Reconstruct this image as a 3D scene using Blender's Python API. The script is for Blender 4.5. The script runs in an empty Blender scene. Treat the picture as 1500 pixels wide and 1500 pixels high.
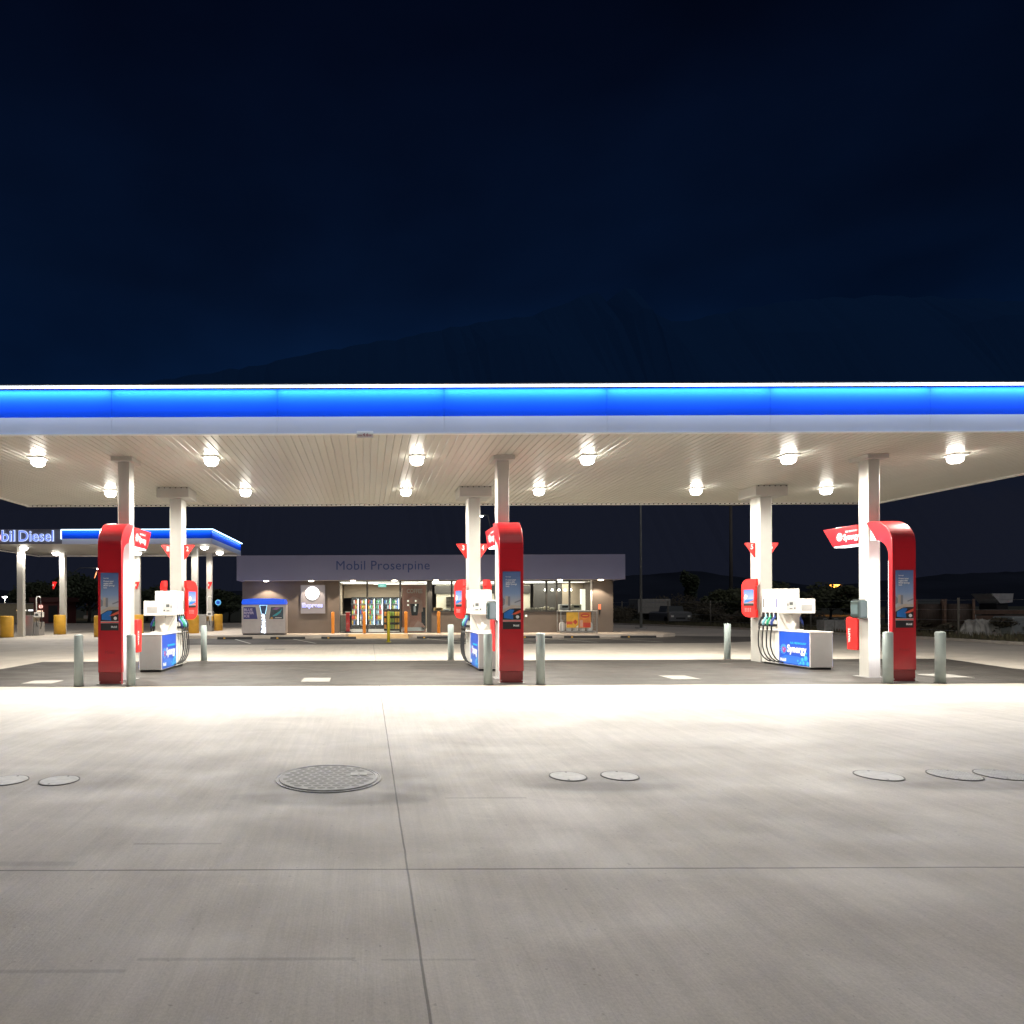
import bpy, bmesh, math, random
from mathutils import Vector, Matrix
R = math.radians
random.seed(7)
sc = bpy.context.scene
COL = sc.collection
F, HY, VX, EH = 970.0, 886.5, 538.0, 1.52      # focal length and principal point (photo pixels), eye height

# ---------------------------------------------------------------- camera
cd = bpy.data.cameras.new('camera'); cam = bpy.data.objects.new('camera', cd); COL.objects.link(cam)
cd.sensor_width = 36.0; cd.sensor_fit = 'HORIZONTAL'; cd.lens = F / 1500 * 36
cd.shift_x = (750 - VX) / 1500; cd.shift_y = (HY - 750) / 1500
cd.clip_start = 0.1; cd.clip_end = 20000
cam.location = (0, 0, EH); cam.rotation_euler = (R(90), R(0.2), 0)
sc.camera = cam

# ---------------------------------------------------------------- world (night sky)
w = bpy.data.worlds.new('World'); sc.world = w; w.use_nodes = True
nt = w.node_tree; nt.nodes.clear()
def N(t, kind, **kw):
    n = t.nodes.new(kind)
    for k, v in kw.items(): setattr(n, k, v)
    return n
wo = N(nt, 'ShaderNodeOutputWorld'); bg = N(nt, 'ShaderNodeBackground')
tc = N(nt, 'ShaderNodeTexCoord'); sep = N(nt, 'ShaderNodeSeparateXYZ'); ramp = N(nt, 'ShaderNodeValToRGB')
nt.links.new(tc.outputs['Generated'], sep.inputs[0]); nt.links.new(sep.outputs['Z'], ramp.inputs[0])
cr = ramp.color_ramp
cr.elements[0].position = 0.0; cr.elements[0].color = (0.010, 0.017, 0.036, 1)
cr.elements[1].position = 1.0; cr.elements[1].color = (0.0007, 0.0016, 0.006, 1)
for p, c in ((0.16, (0.0062, 0.0160, 0.042)), (0.30, (0.0018, 0.0095, 0.036)), (0.42, (0.0013, 0.0052, 0.019)), (0.65, (0.0009, 0.0028, 0.011))):
    e = cr.elements.new(p); e.color = (*c, 1)
mp = N(nt, 'ShaderNodeMapping'); mp.inputs['Scale'].default_value = (1.6, 1.6, 3.0)
no = N(nt, 'ShaderNodeTexNoise'); no.inputs['Scale'].default_value = 1.6; no.inputs['Detail'].default_value = 4; no.inputs['Roughness'].default_value = 0.45
nt.links.new(tc.outputs['Generated'], mp.inputs[0]); nt.links.new(mp.outputs[0], no.inputs['Vector'])
mr = N(nt, 'ShaderNodeMapRange'); mr.inputs[1].default_value = 0.3; mr.inputs[2].default_value = 0.7; mr.inputs[3].default_value = 0.55; mr.inputs[4].default_value = 1.35
nt.links.new(no.outputs['Fac'], mr.inputs[0])
mx = N(nt, 'ShaderNodeVectorMath', operation='SCALE'); nt.links.new(ramp.outputs[0], mx.inputs[0]); nt.links.new(mr.outputs[0], mx.inputs['Scale'])
nt.links.new(mx.outputs[0], bg.inputs[0]); bg.inputs[1].default_value = 1.0
nt.links.new(bg.outputs[0], wo.inputs[0])

# one very weak, soft "sun": fill added from behind the viewer for unseen site lighting
sd = bpy.data.lights.new('fill_sun', 'SUN'); fill_sun = bpy.data.objects.new('fill_sun', sd); COL.objects.link(fill_sun)
sd.energy = 0.55; sd.angle = R(60); sd.color = (1.0, 0.955, 0.94)
fill_sun.rotation_euler = (R(38), R(6), 0)
sc.view_settings.view_transform = 'Standard'; sc.view_settings.look = 'None'
sc.view_settings.exposure = 0.0; sc.view_settings.gamma = 1.0
sc.cycles.max_bounces = 8; sc.cycles.diffuse_bounces = 4; sc.cycles.sample_clamp_indirect = 6.0
sc.cycles.caustics_reflective = False; sc.cycles.caustics_refractive = False

# ---------------------------------------------------------------- materials
MATS = {}
def mat(name, col, rough=0.5, metal=0.0, var=0.12, scale=6.0, emit=None, es=0.0, bump=0.0, coat=0.0, stretch=(1, 1, 1)):
    if name in MATS: return MATS[name]
    m = bpy.data.materials.new(name); m.use_nodes = True; t = m.node_tree
    b = t.nodes['Principled BSDF']
    b.inputs['Roughness'].default_value = rough; b.inputs['Metallic'].default_value = metal
    if coat: b.inputs['Coat Weight'].default_value = coat; b.inputs['Coat Roughness'].default_value = 0.08
    c = N(t, 'ShaderNodeTexCoord'); mpn = N(t, 'ShaderNodeMapping'); mpn.inputs['Scale'].default_value = stretch
    n = N(t, 'ShaderNodeTexNoise'); n.inputs['Scale'].default_value = scale; n.inputs['Detail'].default_value = 5
    t.links.new(c.outputs['Object'], mpn.inputs[0]); t.links.new(mpn.outputs[0], n.inputs['Vector'])
    r = N(t, 'ShaderNodeMapRange'); r.inputs[1].default_value = 0.25; r.inputs[2].default_value = 0.75
    r.inputs[3].default_value = 1 - var; r.inputs[4].default_value = 1 + var * 0.5
    t.links.new(n.outputs['Fac'], r.inputs[0])
    s = N(t, 'ShaderNodeVectorMath', operation='SCALE'); s.inputs[0].default_value = col[:3]
    t.links.new(r.outputs[0], s.inputs['Scale']); t.links.new(s.outputs[0], b.inputs['Base Color'])
    if emit:
        b.inputs['Emission Color'].default_value = (*emit, 1); b.inputs['Emission Strength'].default_value = es
    if bump:
        bu = N(t, 'ShaderNodeBump'); bu.inputs['Strength'].default_value = bump; bu.inputs['Distance'].default_value = 0.01
        t.links.new(n.outputs['Fac'], bu.inputs['Height']); t.links.new(bu.outputs[0], b.inputs['Normal'])
    MATS[name] = m; return m

def ramp_mat(name, axis, stops, z0, z1, rough=0.35):
    """printed graphic whose ink changes along one axis of the object (a poster's picture)"""
    if name in MATS: return MATS[name]
    m = bpy.data.materials.new(name); m.use_nodes = True; t = m.node_tree; b = t.nodes['Principled BSDF']
    b.inputs['Roughness'].default_value = rough
    c = N(t, 'ShaderNodeTexCoord'); sp = N(t, 'ShaderNodeSeparateXYZ'); t.links.new(c.outputs['Object'], sp.inputs[0])
    r = N(t, 'ShaderNodeMapRange'); r.inputs[1].default_value = z0; r.inputs[2].default_value = z1
    t.links.new(sp.outputs[axis], r.inputs[0])
    cr = N(t, 'ShaderNodeValToRGB'); t.links.new(r.outputs[0], cr.inputs[0])
    e = cr.color_ramp.elements; e[0].position = stops[0][0]; e[0].color = (*stops[0][1], 1)
    e[1].position = stops[-1][0]; e[1].color = (*stops[-1][1], 1)
    for p, cc in stops[1:-1]:
        q = e.new(p); q.color = (*cc, 1)
    t.links.new(cr.outputs[0], b.inputs['Base Color']); MATS[name] = m; return m

def glass_mat(name='window glass', tint=(0.92, 0.95, 0.95)):
    if name in MATS: return MATS[name]
    m = bpy.data.materials.new(name); m.use_nodes = True; t = m.node_tree; t.nodes.clear()
    o = N(t, 'ShaderNodeOutputMaterial'); mixs = N(t, 'ShaderNodeMixShader'); tr = N(t, 'ShaderNodeBsdfTransparent'); gl = N(t, 'ShaderNodeBsdfGlossy')
    tr.inputs[0].default_value = (*tint, 1); gl.inputs['Roughness'].default_value = 0.02
    fr = N(t, 'ShaderNodeFresnel'); fr.inputs[0].default_value = 1.45
    t.links.new(fr.outputs[0], mixs.inputs[0]); t.links.new(tr.outputs[0], mixs.inputs[1]); t.links.new(gl.outputs[0], mixs.inputs[2]); t.links.new(mixs.outputs[0], o.inputs[0])
    MATS[name] = m; return m

M_white = mat('white enamel', (0.78, 0.77, 0.74), 0.35, var=0.05)
M_cream = mat('cream column paint', (0.46, 0.45, 0.42), 0.38, var=0.06, scale=3)
M_soffit = mat('cream soffit sheet', (0.55, 0.535, 0.47), 0.33, var=0.08, scale=1.2, stretch=(1, 0.25, 1))
M_fasc = mat('pale grey fascia', (0.50, 0.50, 0.58), 0.4, var=0.06, scale=0.8)
M_shopf = mat('shop fascia lilac grey', (0.21, 0.21, 0.33), 0.5, var=0.05, scale=0.6)
M_blue = mat('blue fascia acrylic', (0.003, 0.047, 0.44), 0.6, var=0.05, scale=0.7)
M_blue.node_tree.nodes['Principled BSDF'].inputs['Specular IOR Level'].default_value = 0.03
M_roofm = mat('dull roof sheet', (0.12, 0.12, 0.13), 0.6)
M_red = mat('glossy red panel', (0.43, 0.011, 0.018), 0.28, var=0.06, scale=2, coat=0.4)
M_redb = mat('bright red plastic', (0.72, 0.02, 0.018), 0.35, var=0.05)
M_reddk = mat('dark red plinth', (0.26, 0.012, 0.018), 0.35, var=0.1)
M_boll = mat('blue grey bollard paint', (0.33, 0.39, 0.38), 0.45, var=0.15, scale=9, stretch=(1, 1, .4))
M_yel = mat('yellow bollard paint', (0.62, 0.34, 0.03), 0.5, var=0.15, scale=4)
M_orange = mat('orange bollard sleeve', (0.85, 0.30, 0.03), 0.45, var=0.08)
M_olive = mat('olive yellow paint', (0.42, 0.36, 0.02), 0.5, var=0.1)
M_black = mat('black rubber', (0.012, 0.012, 0.013), 0.55)
M_dark = mat('dark window frame', (0.025, 0.024, 0.023), 0.45)
M_wall = mat('brown rendered wall', (0.125, 0.102, 0.088), 0.75, var=0.10, scale=2.5, bump=0.1)
M_steel = mat('brushed steel', (0.50, 0.49, 0.48), 0.38, 0.75, var=0.12, scale=4, stretch=(1, 1, 12))
M_grey = mat('grey metal panel', (0.27, 0.265, 0.26), 0.45, 0.2, var=0.06)
M_bluep = mat('blue printed panel', (0.012, 0.075, 0.52), 0.3, var=0.06)
M_lblue = mat('light blue print', (0.10, 0.42, 0.80), 0.4)
M_cyan = mat('cyan print', (0.02, 0.38, 0.72), 0.4)
M_print = mat('white print', (0.82, 0.82, 0.82), 0.4, var=0.02)
M_mag = mat('magenta print', (0.55, 0.02, 0.18), 0.4)
M_navy = mat('navy lettering', (0.03, 0.06, 0.20), 0.5, var=0.03)
M_metal = mat('galvanised metal', (0.36, 0.37, 0.37), 0.4, 0.6, var=0.15)
M_devg = mat('dark green plastic', (0.016, 0.032, 0.03), 0.45, var=0.1)
M_kerb = mat('kerb concrete', (0.38, 0.34, 0.30), 0.8, var=0.2, scale=5)

# ---------------------------------------------------------------- mesh helpers
class MB:
    def __init__(s): s.b = bmesh.new()
    def box(s, x0, x1, y0, y1, z0, z1, bev=0.0, rot=None, piv=None):
        r = bmesh.ops.create_cube(s.b, size=1.0); vs = r['verts']
        for v in vs:
            v.co = Vector(((x0 + x1) / 2 + v.co.x * (x1 - x0), (y0 + y1) / 2 + v.co.y * (y1 - y0), (z0 + z1) / 2 + v.co.z * (z1 - z0)))
        if bev:
            es = list({e for v in vs for e in v.link_edges})
            rr = bmesh.ops.bevel(s.b, geom=es, offset=bev, segments=2, profile=0.5, affect='EDGES')
            vs = list({v for f in rr['faces'] for v in f.verts} | {v for v in vs if v.is_valid})
        if rot: bmesh.ops.rotate(s.b, verts=vs, cent=piv or ((x0 + x1) / 2, (y0 + y1) / 2, (z0 + z1) / 2), matrix=rot)
        return s
    def cyl(s, p0, p1, r0, r1=None, n=20, caps=True):
        r1 = r0 if r1 is None else r1; p0 = Vector(p0); p1 = Vector(p1); d = (p1 - p0)
        L = d.length; q = Vector((0, 0, 1)).rotation_difference(d.normalized())
        r = bmesh.ops.create_cone(s.b, cap_ends=caps, segments=n, radius1=r0, radius2=r1, depth=L)
        for v in r['verts']: v.co = q @ v.co + (p0 + p1) / 2
        for v in r['verts']:
            for f in v.link_faces:
                if len(f.verts) == 4: f.smooth = True
        return s
    def tube(s, pts, r, n=8):
        pts = [Vector(p) for p in pts]; rings = []
        for i, p in enumerate(pts):
            d = (pts[min(i + 1, len(pts) - 1)] - pts[max(i - 1, 0)]).normalized()
            a = d.orthogonal().normalized() if i == 0 else (pa - d * pa.dot(d)).normalized()
            pa = a; bb = d.cross(a)
            rr = r[i] if isinstance(r, (list, tuple)) else r
            rings.append([s.b.verts.new(p + (a * math.cos(2 * math.pi * k / n) + bb * math.sin(2 * math.pi * k / n)) * rr) for k in range(n)])
        for i in range(len(rings) - 1):
            for k in range(n):
                f = s.b.faces.new((rings[i][k], rings[i][(k + 1) % n], rings[i + 1][(k + 1) % n], rings[i + 1][k])); f.smooth = True
        s.b.faces.new(rings[0][::-1]); s.b.faces.new(rings[-1])
        return s
    def prism(s, pts, a0, a1, plane='yz'):
        """closed outline pts extruded from a0 to a1 along the axis missing from plane"""
        def P(u, v, a): return {'yz': (a, u, v), 'xz': (u, a, v), 'xy': (u, v, a)}[plane]
        A = [s.b.verts.new(P(u, v, a0)) for u, v in pts]; B_ = [s.b.verts.new(P(u, v, a1)) for u, v in pts]
        n = len(pts)
        for i in range(n): s.b.faces.new((A[i], A[(i + 1) % n], B_[(i + 1) % n], B_[i]))
        s.b.faces.new(A[::-1]); s.b.faces.new(B_)
        return s
    def lathe(s, prof, n=24, c=(0, 0, 0), smooth=True, caps=True):
        rings = []
        for r, z in prof:
            rings.append([s.b.verts.new((c[0] + r * math.cos(2 * math.pi * k / n), c[1] + r * math.sin(2 * math.pi * k / n), c[2] + z)) for k in range(n)])
        for i in range(len(rings) - 1):
            for k in range(n):
                f = s.b.faces.new((rings[i][k], rings[i][(k + 1) % n], rings[i + 1][(k + 1) % n], rings[i + 1][k])); f.smooth = smooth
        if caps: s.b.faces.new(rings[0][::-1]), s.b.faces.new(rings[-1])
        return s
    def build(s, name, m, parent=None, loc=(0, 0, 0), rz=0, bevel=0.0):
        bmesh.ops.recalc_face_normals(s.b, faces=s.b.faces)
        me = bpy.data.meshes.new(name); s.b.to_mesh(me); s.b.free(); me.materials.append(m)
        o = bpy.data.objects.new(name, me); COL.objects.link(o); o.location = loc; o.rotation_euler = (0, 0, rz)
        if bevel:
            md = o.modifiers.new('bev', 'BEVEL'); md.width = bevel; md.segments = 2; md.limit_method = 'ANGLE'
        if parent: o.parent = parent
        return o

def tag(o, label=None, cat=None, group=None, kind=None):
    if label: o['label'] = label
    if cat: o['category'] = cat
    if group: o['group'] = group
    if kind: o['kind'] = kind
    return o
def thing(name, label, cat, loc=(0, 0, 0), rz=0, group=None):
    o = bpy.data.objects.new(name, None); COL.objects.link(o); o.location = loc; o.rotation_euler = (0, 0, rz); o.empty_display_size = 0.2
    return tag(o, label, cat, group)
def copy_tree(o, parent=None):
    c = o.copy(); COL.objects.link(c)
    if parent: c.parent = parent
    for ch in list(o.children): copy_tree(ch, c)
    return c
def dup(o, loc, label, rz=None):
    c = copy_tree(o); c.location = loc; c['label'] = label
    if rz is not None: c.rotation_euler = (0, 0, rz)
    return c
def PX(px, D): return (px - VX) * D / F
def PZ(py, D): return EH + (HY - py) * D / F

TCACHE = {}
def text(name, body, m, parent, org, w_, h_, xd=(1, 0, 0), up=(0, 0, 1), depth=0.004, bold=0.0, kern=1.0, smooth=None):
    """lettering as a solid mesh: org = lower left corner, w_ x h_ its size, xd reading direction"""
    key = (body, bold, kern)
    if key not in TCACHE:
        cu = bpy.data.curves.new('t', 'FONT'); cu.body = body; cu.extrude = 0.5; cu.offset = bold; cu.space_character = kern; cu.resolution_u = 4; cu.space_line = 0.95
        ob = bpy.data.objects.new('t', cu); COL.objects.link(ob)
        bpy.context.view_layer.update()
        dg = bpy.context.evaluated_depsgraph_get(); me = bpy.data.meshes.new_from_object(ob.evaluated_get(dg))
        vs = [v.co.copy() for v in me.vertices]; fs = [tuple(p.vertices) for p in me.polygons]
        bpy.data.objects.remove(ob); bpy.data.meshes.remove(me); TCACHE[key] = (vs, fs)
    vs, fs = TCACHE[key]
    x0 = min(v.x for v in vs); x1 = max(v.x for v in vs); y0 = min(v.y for v in vs); y1 = max(v.y for v in vs)
    xd = Vector(xd); up = Vector(up); nrm = xd.cross(up); org = Vector(org)
    co = [org + xd * ((v.x - x0) / (x1 - x0) * w_) + up * ((v.y - y0) / (y1 - y0) * h_) + nrm * ((v.z + 0.5) * depth) for v in vs]
    me = bpy.data.meshes.new(name); me.from_pydata(co, [], fs); me.materials.append(m)
    o = bpy.data.objects.new(name, me); COL.objects.link(o)
    if parent: o.parent = parent
    return o
def decal(name, m, parent, org, pts, xd=(1, 0, 0), up=(0, 0, 1), depth=0.003):
    """thin printed shape: pts in (right, up) metres from org"""
    xd = Vector(xd); up = Vector(up); n = xd.cross(up); org = Vector(org)
    b = bmesh.new(); A = [b.verts.new(org + xd * u + up * v) for u, v in pts]; B_ = [b.verts.new(org + xd * u + up * v + n * depth) for u, v in pts]
    k = len(pts)
    for i in range(k): b.faces.new((A[i], A[(i + 1) % k], B_[(i + 1) % k], B_[i]))
    b.faces.new(A[::-1]); b.faces.new(B_); bmesh.ops.recalc_face_normals(b, faces=b.faces)
    me = bpy.data.meshes.new(name); b.to_mesh(me); b.free(); me.materials.append(m)
    o = bpy.data.objects.new(name, me); COL.objects.link(o)
    if parent: o.parent = parent
    return o
def circ(cx, cy, r, n=20, ry=None): return [(cx + r * math.cos(2 * math.pi * k / n), cy + (ry or r) * math.sin(2 * math.pi * k / n)) for k in range(n)]
def rect(x0, y0, x1, y1): return [(x0, y0), (x1, y0), (x1, y1), (x0, y1)]
def area(name, loc, rot, sx, sy, power, col=(1, 1, 1), parent=None, spread=180, shape='RECTANGLE'):
    l = bpy.data.lights.new(name, 'AREA'); l.shape = shape; l.size = sx; l.size_y = sy; l.energy = power; l.color = col; l.spread = R(spread)
    o = bpy.data.objects.new(name, l); COL.objects.link(o); o.location = loc; o.rotation_euler = rot
    if parent: o.parent = parent
    return o
def spot(name, loc, power, ang=172, blend=0.3, r=0.1, col=(1, 1, 1), parent=None, rot=(0, 0, 0)):
    l = bpy.data.lights.new(name, 'SPOT'); l.energy = power; l.spot_size = R(ang); l.spot_blend = blend; l.shadow_soft_size = r; l.color = col
    o = bpy.data.objects.new(name, l); COL.objects.link(o); o.location = loc; o.rotation_euler = rot
    if parent: o.parent = parent
    return o
def emis(name, col, s):
    return mat(name, (0.5, 0.5, 0.5), 0.5, var=0.0, emit=col, es=s)

# ---------------------------------------------------------------- ground materials
def concrete_mat(name, base, warm=1.0, joints=False, stains=(), streak=0.07, blot=0.22, rough=0.72, dark_lines=()):
    m = bpy.data.materials.new(name); m.use_nodes = True; t = m.node_tree; b = t.nodes['Principled BSDF']
    g = N(t, 'ShaderNodeNewGeometry'); L = t.links.new
    def noise(sx, sy, scale, detail, rough=0.55, rot=0, dist=0):
        mpn = N(t, 'ShaderNodeMapping'); mpn.inputs['Scale'].default_value = (sx, sy, 1); mpn.inputs['Rotation'].default_value = (0, 0, rot)
        n = N(t, 'ShaderNodeTexNoise'); n.inputs['Scale'].default_value = scale; n.inputs['Detail'].default_value = detail; n.inputs['Roughness'].default_value = rough; n.inputs['Distortion'].default_value = dist
        L(g.outputs['Position'], mpn.inputs[0]); L(mpn.outputs[0], n.inputs['Vector']); return n.outputs['Fac']
    def math_(op, a, b_=None, c=None):
        n = N(t, 'ShaderNodeMath', operation=op)
        for i, v in enumerate((a, b_, c)):
            if v is None: continue
            if isinstance(v, (int, float)): n.inputs[i].default_value = v
            else: L(v, n.inputs[i])
        return n.outputs[0]
    def mrange(v, a, b_, c, d):
        n = N(t, 'ShaderNodeMapRange'); n.interpolation_type = 'SMOOTHSTEP'; L(v, n.inputs[0])
        for i, q in enumerate((a, b_, c, d)): n.inputs[i + 1].default_value = q
        return n.outputs[0]
    big = mrange(noise(1, 1.6, 0.35, 5, 0.6, 0, 0.6), 0.3, 0.7, 1 - blot, 1 + blot * 0.5)
    mid = mrange(noise(1, 1.3, 1.7, 6, 0.62, 0.3, 0.8), 0.32, 0.7, 1 - blot * 0.55, 1 + blot * 0.3)
    st1 = mrange(noise(9, 0.45, 1.0, 4, 0.6, R(16)), 0.3, 0.7, 1 - streak, 1 + streak * 0.5)
    st2 = mrange(noise(22, 1.0, 1.5, 3, 0.6, R(-5)), 0.3, 0.7, 1 - streak * 0.6, 1 + streak * 0.3)
    fine = mrange(noise(1, 1, 90, 4, 0.75), 0.3, 0.7, 0.90, 1.07)
    v = big
    specks = mrange(noise(1, 1, 26, 2, 0.5), 0.70, 0.76, 1.0, 0.72); pale = mrange(noise(1, 1.8, 2.6, 7, 0.72, R(25), 1.5), 0.56, 0.72, 1.0, 1.10)
    for q in (mid, st1, st2, fine, specks, pale): v = math_('MULTIPLY', v, q)
    sp = N(t, 'ShaderNodeSeparateXYZ'); L(g.outputs['Position'], sp.inputs[0]); X, Y = sp.outputs['X'], sp.outputs['Y']
    if joints:
        wob = math_('MULTIPLY', math_('SUBTRACT', noise(1, 1, 3, 2), 0.5), 0.012)
        for ax, pos, wd in ((X, 0.225, 0.008), (Y, 3.80, 0.011), (Y, -4.5, 0.01), (X, 6.5, 0.0), (X, -6.2, 0.0)):
            if wd == 0: continue
            d = math_('ABSOLUTE', math_('SUBTRACT', math_('ADD', ax, wob), pos))
            v = math_('MULTIPLY', v, mrange(d, wd * 0.45, wd, 0.38, 1.0))
    for (x0, x1, y0, wd, k) in dark_lines:       # short scored trowel marks
        cx, hw = (x0 + x1) / 2, (x1 - x0) / 2
        inx = mrange(math_('ABSOLUTE', math_('SUBTRACT', X, cx)), hw * 0.97, hw, 1.0, 0.0)
        iny = mrange(math_('ABSOLUTE', math_('SUBTRACT', Y, y0)), wd * 0.3, wd, 1.0, 0.0)
        v = math_('MULTIPLY', v, math_('SUBTRACT', 1.0, math_('MULTIPLY', math_('MULTIPLY', inx, iny), k)))
    for (cx, cy, rx, ry, k) in stains:
        dx = math_('DIVIDE', math_('SUBTRACT', X, cx), rx); dy = math_('DIVIDE', math_('SUBTRACT', Y, cy), ry)
        d = math_('SQRT', math_('ADD', math_('MULTIPLY', dx, dx), math_('MULTIPLY', dy, dy)))
        d = math_('ADD', d, math_('MULTIPLY', math_('SUBTRACT', noise(1, 1, 2.2, 4), 0.5), 0.55))
        v = math_('MULTIPLY', v, mrange(d, 0.55, 1.15, k, 1.0))
    s = N(t, 'ShaderNodeVectorMath', operation='SCALE'); s.inputs[0].default_value = base; L(v, s.inputs['Scale'])
    L(s.outputs[0], b.inputs['Base Color'])
    L(mrange(noise(1, 1.4, 1.1, 4), 0.3, 0.7, rough - 0.1, rough + 0.1), b.inputs['Roughness'])
    bu = N(t, 'ShaderNodeBump'); bu.inputs['Strength'].default_value = 0.25; bu.inputs['Distance'].default_value = 0.004
    L(math_('ADD', noise(1, 1, 45, 4), math_('MULTIPLY', noise(40, 2, 2, 2, 0.5, R(16)), 1.2)), bu.inputs['Height']); L(bu.outputs[0], b.inputs['Normal'])
    return m

# ================================================================ SETTING
def sheet(name, pts, z, m, kind='structure'):
    b = bmesh.new(); b.faces.new([b.verts.new((x, y, z)) for x, y in pts]); bmesh.ops.recalc_face_normals(b, faces=b.faces)
    for f in b.faces:
        if f.normal.z < 0: f.normal_flip()
    me = bpy.data.meshes.new(name); b.to_mesh(me); b.free(); me.materials.append(m)
    o = bpy.data.objects.new(name, me); COL.objects.link(o); o['kind'] = kind; return o

M_grass = mat('dark verge grass', (0.045, 0.05, 0.03), 0.95, var=0.5, scale=0.8)
sheet('ground', [(-9000, -500), (9000, -500), (9000, 12000), (-9000, 12000)], 0.0, M_grass)
covers = [('big', -0.345, 5.81, .462), ('s', PX(831, 5.83), 5.83, .156), ('s', PX(907, 5.84), 5.84, .156), ('s', PX(86, 5.75), 5.75, .160),
          ('s', PX(10, 5.76), 5.76, .165), ('s', PX(1286, 5.82), 5.82, .178), ('r', PX(1397, 5.83), 5.83, .190), ('r', PX(1467, 5.83), 5.83, .19)]
M_conc = concrete_mat('forecourt concrete', (0.51, 0.463, 0.405), joints=True, blot=.12,
    stains=[(-0.3, 5.78, 1.0, 0.62, 0.70), (-0.3, 5.2, .85, 0.22, 0.60), (0.35, 5.35, .35, .3, .82), (1.95, 5.68, .9, 0.40, 0.76), (2.0, 5.52, .7, .16, .74), (-3.0, 5.70, 1.2, 0.5, 0.76), (5.2, 5.62, 1.2, 0.38, 0.76), (5.1, 5.5, .8, .15, .76), (3.4, 4.3, .9, .5, .88), (-1.6, 3.2, .8, .4, .9)],
    dark_lines=[(-1.0, -0.05, 2.84, 0.018, .22), (0.05, .46, 2.83, 0.012, .2), (-1.5, -0.93, 4.22, 0.02, .25), (-2.3, -1.72, 3.9, 0.05, .18), (-2.1, -1.0, 2.75, .02, .2), (0.6, 1.25, 5.2, .03, .2)])
M_slab = concrete_mat('fuelling bay dark slab', (0.046, 0.041, 0.036), streak=0.12, blot=0.2, rough=0.62)
M_park = concrete_mat('parking bay asphalt', (0.12, 0.11, 0.10), streak=0.1, blot=0.2, rough=0.85)
forecourt = sheet('forecourt', [(-70, -30), (45, -30), (23.6, 8), (23.4, 28), (22.6, 34), (21.6, 41), (18.5, 50), (14, 54), (-70, 54)], 0.004, M_conc)
sheet('fuelling_bay_floor', [(-8.85, 12.46), (15.6, 12.46), (14.9, 15.3), (15.75, 18.05), (-8.85, 18.05)], 0.008, M_slab)
sheet('parking_bay_floor', [(-9.0, 25.6), (13.6, 25.6), (20.5, 29.5), (14.5, 31.6), (-9.0, 30.6)], 0.008, M_park)
# light concrete inspection pads let into the dark slab
M_pad = mat('pale concrete pad', (0.27, 0.26, 0.24), 0.8, var=0.1)
for i, (pc, D0, D1, wd) in enumerate(((62, 12.9, 13.45, .58), (463, 13.05, 13.75, .56), (995, 13.25, 13.95, .56), (1383, 13.4, 14.1, .62))):
    x = PX(pc, (D0 + D1) / 2)
    b = MB(); b.box(x - wd / 2, x + wd / 2, D0, D1, 0.0085, 0.016); o = b.build('inspection_cover', M_pad)
    tag(o, ['pale square inspection cover in the dark slab left of the leftmost bollard', 'pale square inspection cover in the dark slab between the left and middle pumps',
            'pale square inspection cover in the dark slab between the middle and right pumps', 'pale square inspection cover in the dark slab behind the rightmost bollard'][i], 'inspection cover', 'square covers in the fuelling slab')
# small drain plate on the rear lane
b = MB(); b.box(-3.55, -2.85, 22.7, 23.1, 0.0045, .012); tag(b.build('drain_cover', M_pad), 'thin pale drain cover on the lane in front of the shop parking', 'drain cover')

# shop footpath with kerb, ramp down at the door
SX0, SX1, SW, SF = -6.15, 12.25, 32.6, 31.2
M_path = mat('footpath concrete', (0.56, 0.49, 0.42), 0.8, var=0.2, scale=2)
b = MB()
b.prism([(-9.2, 30.4), (-2.5, 30.4), (-1.1, 30.9), (-0.9, 31.4), (1.9, 31.4), (2.1, 30.9), (3.4, 30.4), (13.6, 30.4), (14.4, 31.0), (14.6, 33), (14.6, 41), (-9.2, 41)], 0.0045, 0.15, 'xy')
pth = b.build('footpath', M_path); pth['kind'] = 'structure'
M_ramp = mat('yellow painted ramp', (0.42, 0.27, 0.10), 0.75, var=0.25, scale=5)
b = MB(); b.prism([(29.9, 0.0), (31.39, 0.0), (31.39, 0.148), (31.2, 0.148)], -0.88, 1.88, 'yz'); b.build('ramp', M_ramp)['kind'] = 'structure'
M_line = mat('worn white line paint', (0.6, 0.58, 0.52), 0.7, var=0.3, scale=12)
for x in (-7.3, -4.7, -2.1, 3.9, 6.5, 9.1, 11.7):
    sheet('road_marking', [(x, 26.3), (x + .1, 26.3), (x - 1.5 + .1, 30.3), (x - 1.5, 30.3)][::1], 0.012, M_line)
# kerb along the right hand edge of the concrete
b = MB()
kp = [(23.75, 6), (23.5, 28), (22.7, 34), (21.7, 41), (18.6, 50), (14, 54.2), (-70, 54.2)]
for i in range(len(kp) - 1):
    (x0, y0), (x1, y1) = kp[i], kp[i + 1]; d = Vector((x1 - x0, y1 - y0, 0)).normalized(); n = Vector((d.y, -d.x, 0)) * .15
    if n.x < 0 and i < 5: n = -n
    if i == 5: n = Vector((0, .15, 0))
    b.b.faces.ensure_lookup_table()
    b.prism([(x0, y0), (x1, y1), (x1 + n.x, y1 + n.y), (x0 + n.x, y0 + n.y)], 0, 0.11, 'xy')
b.build('kerb', M_kerb)['kind'] = 'structure'

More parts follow.
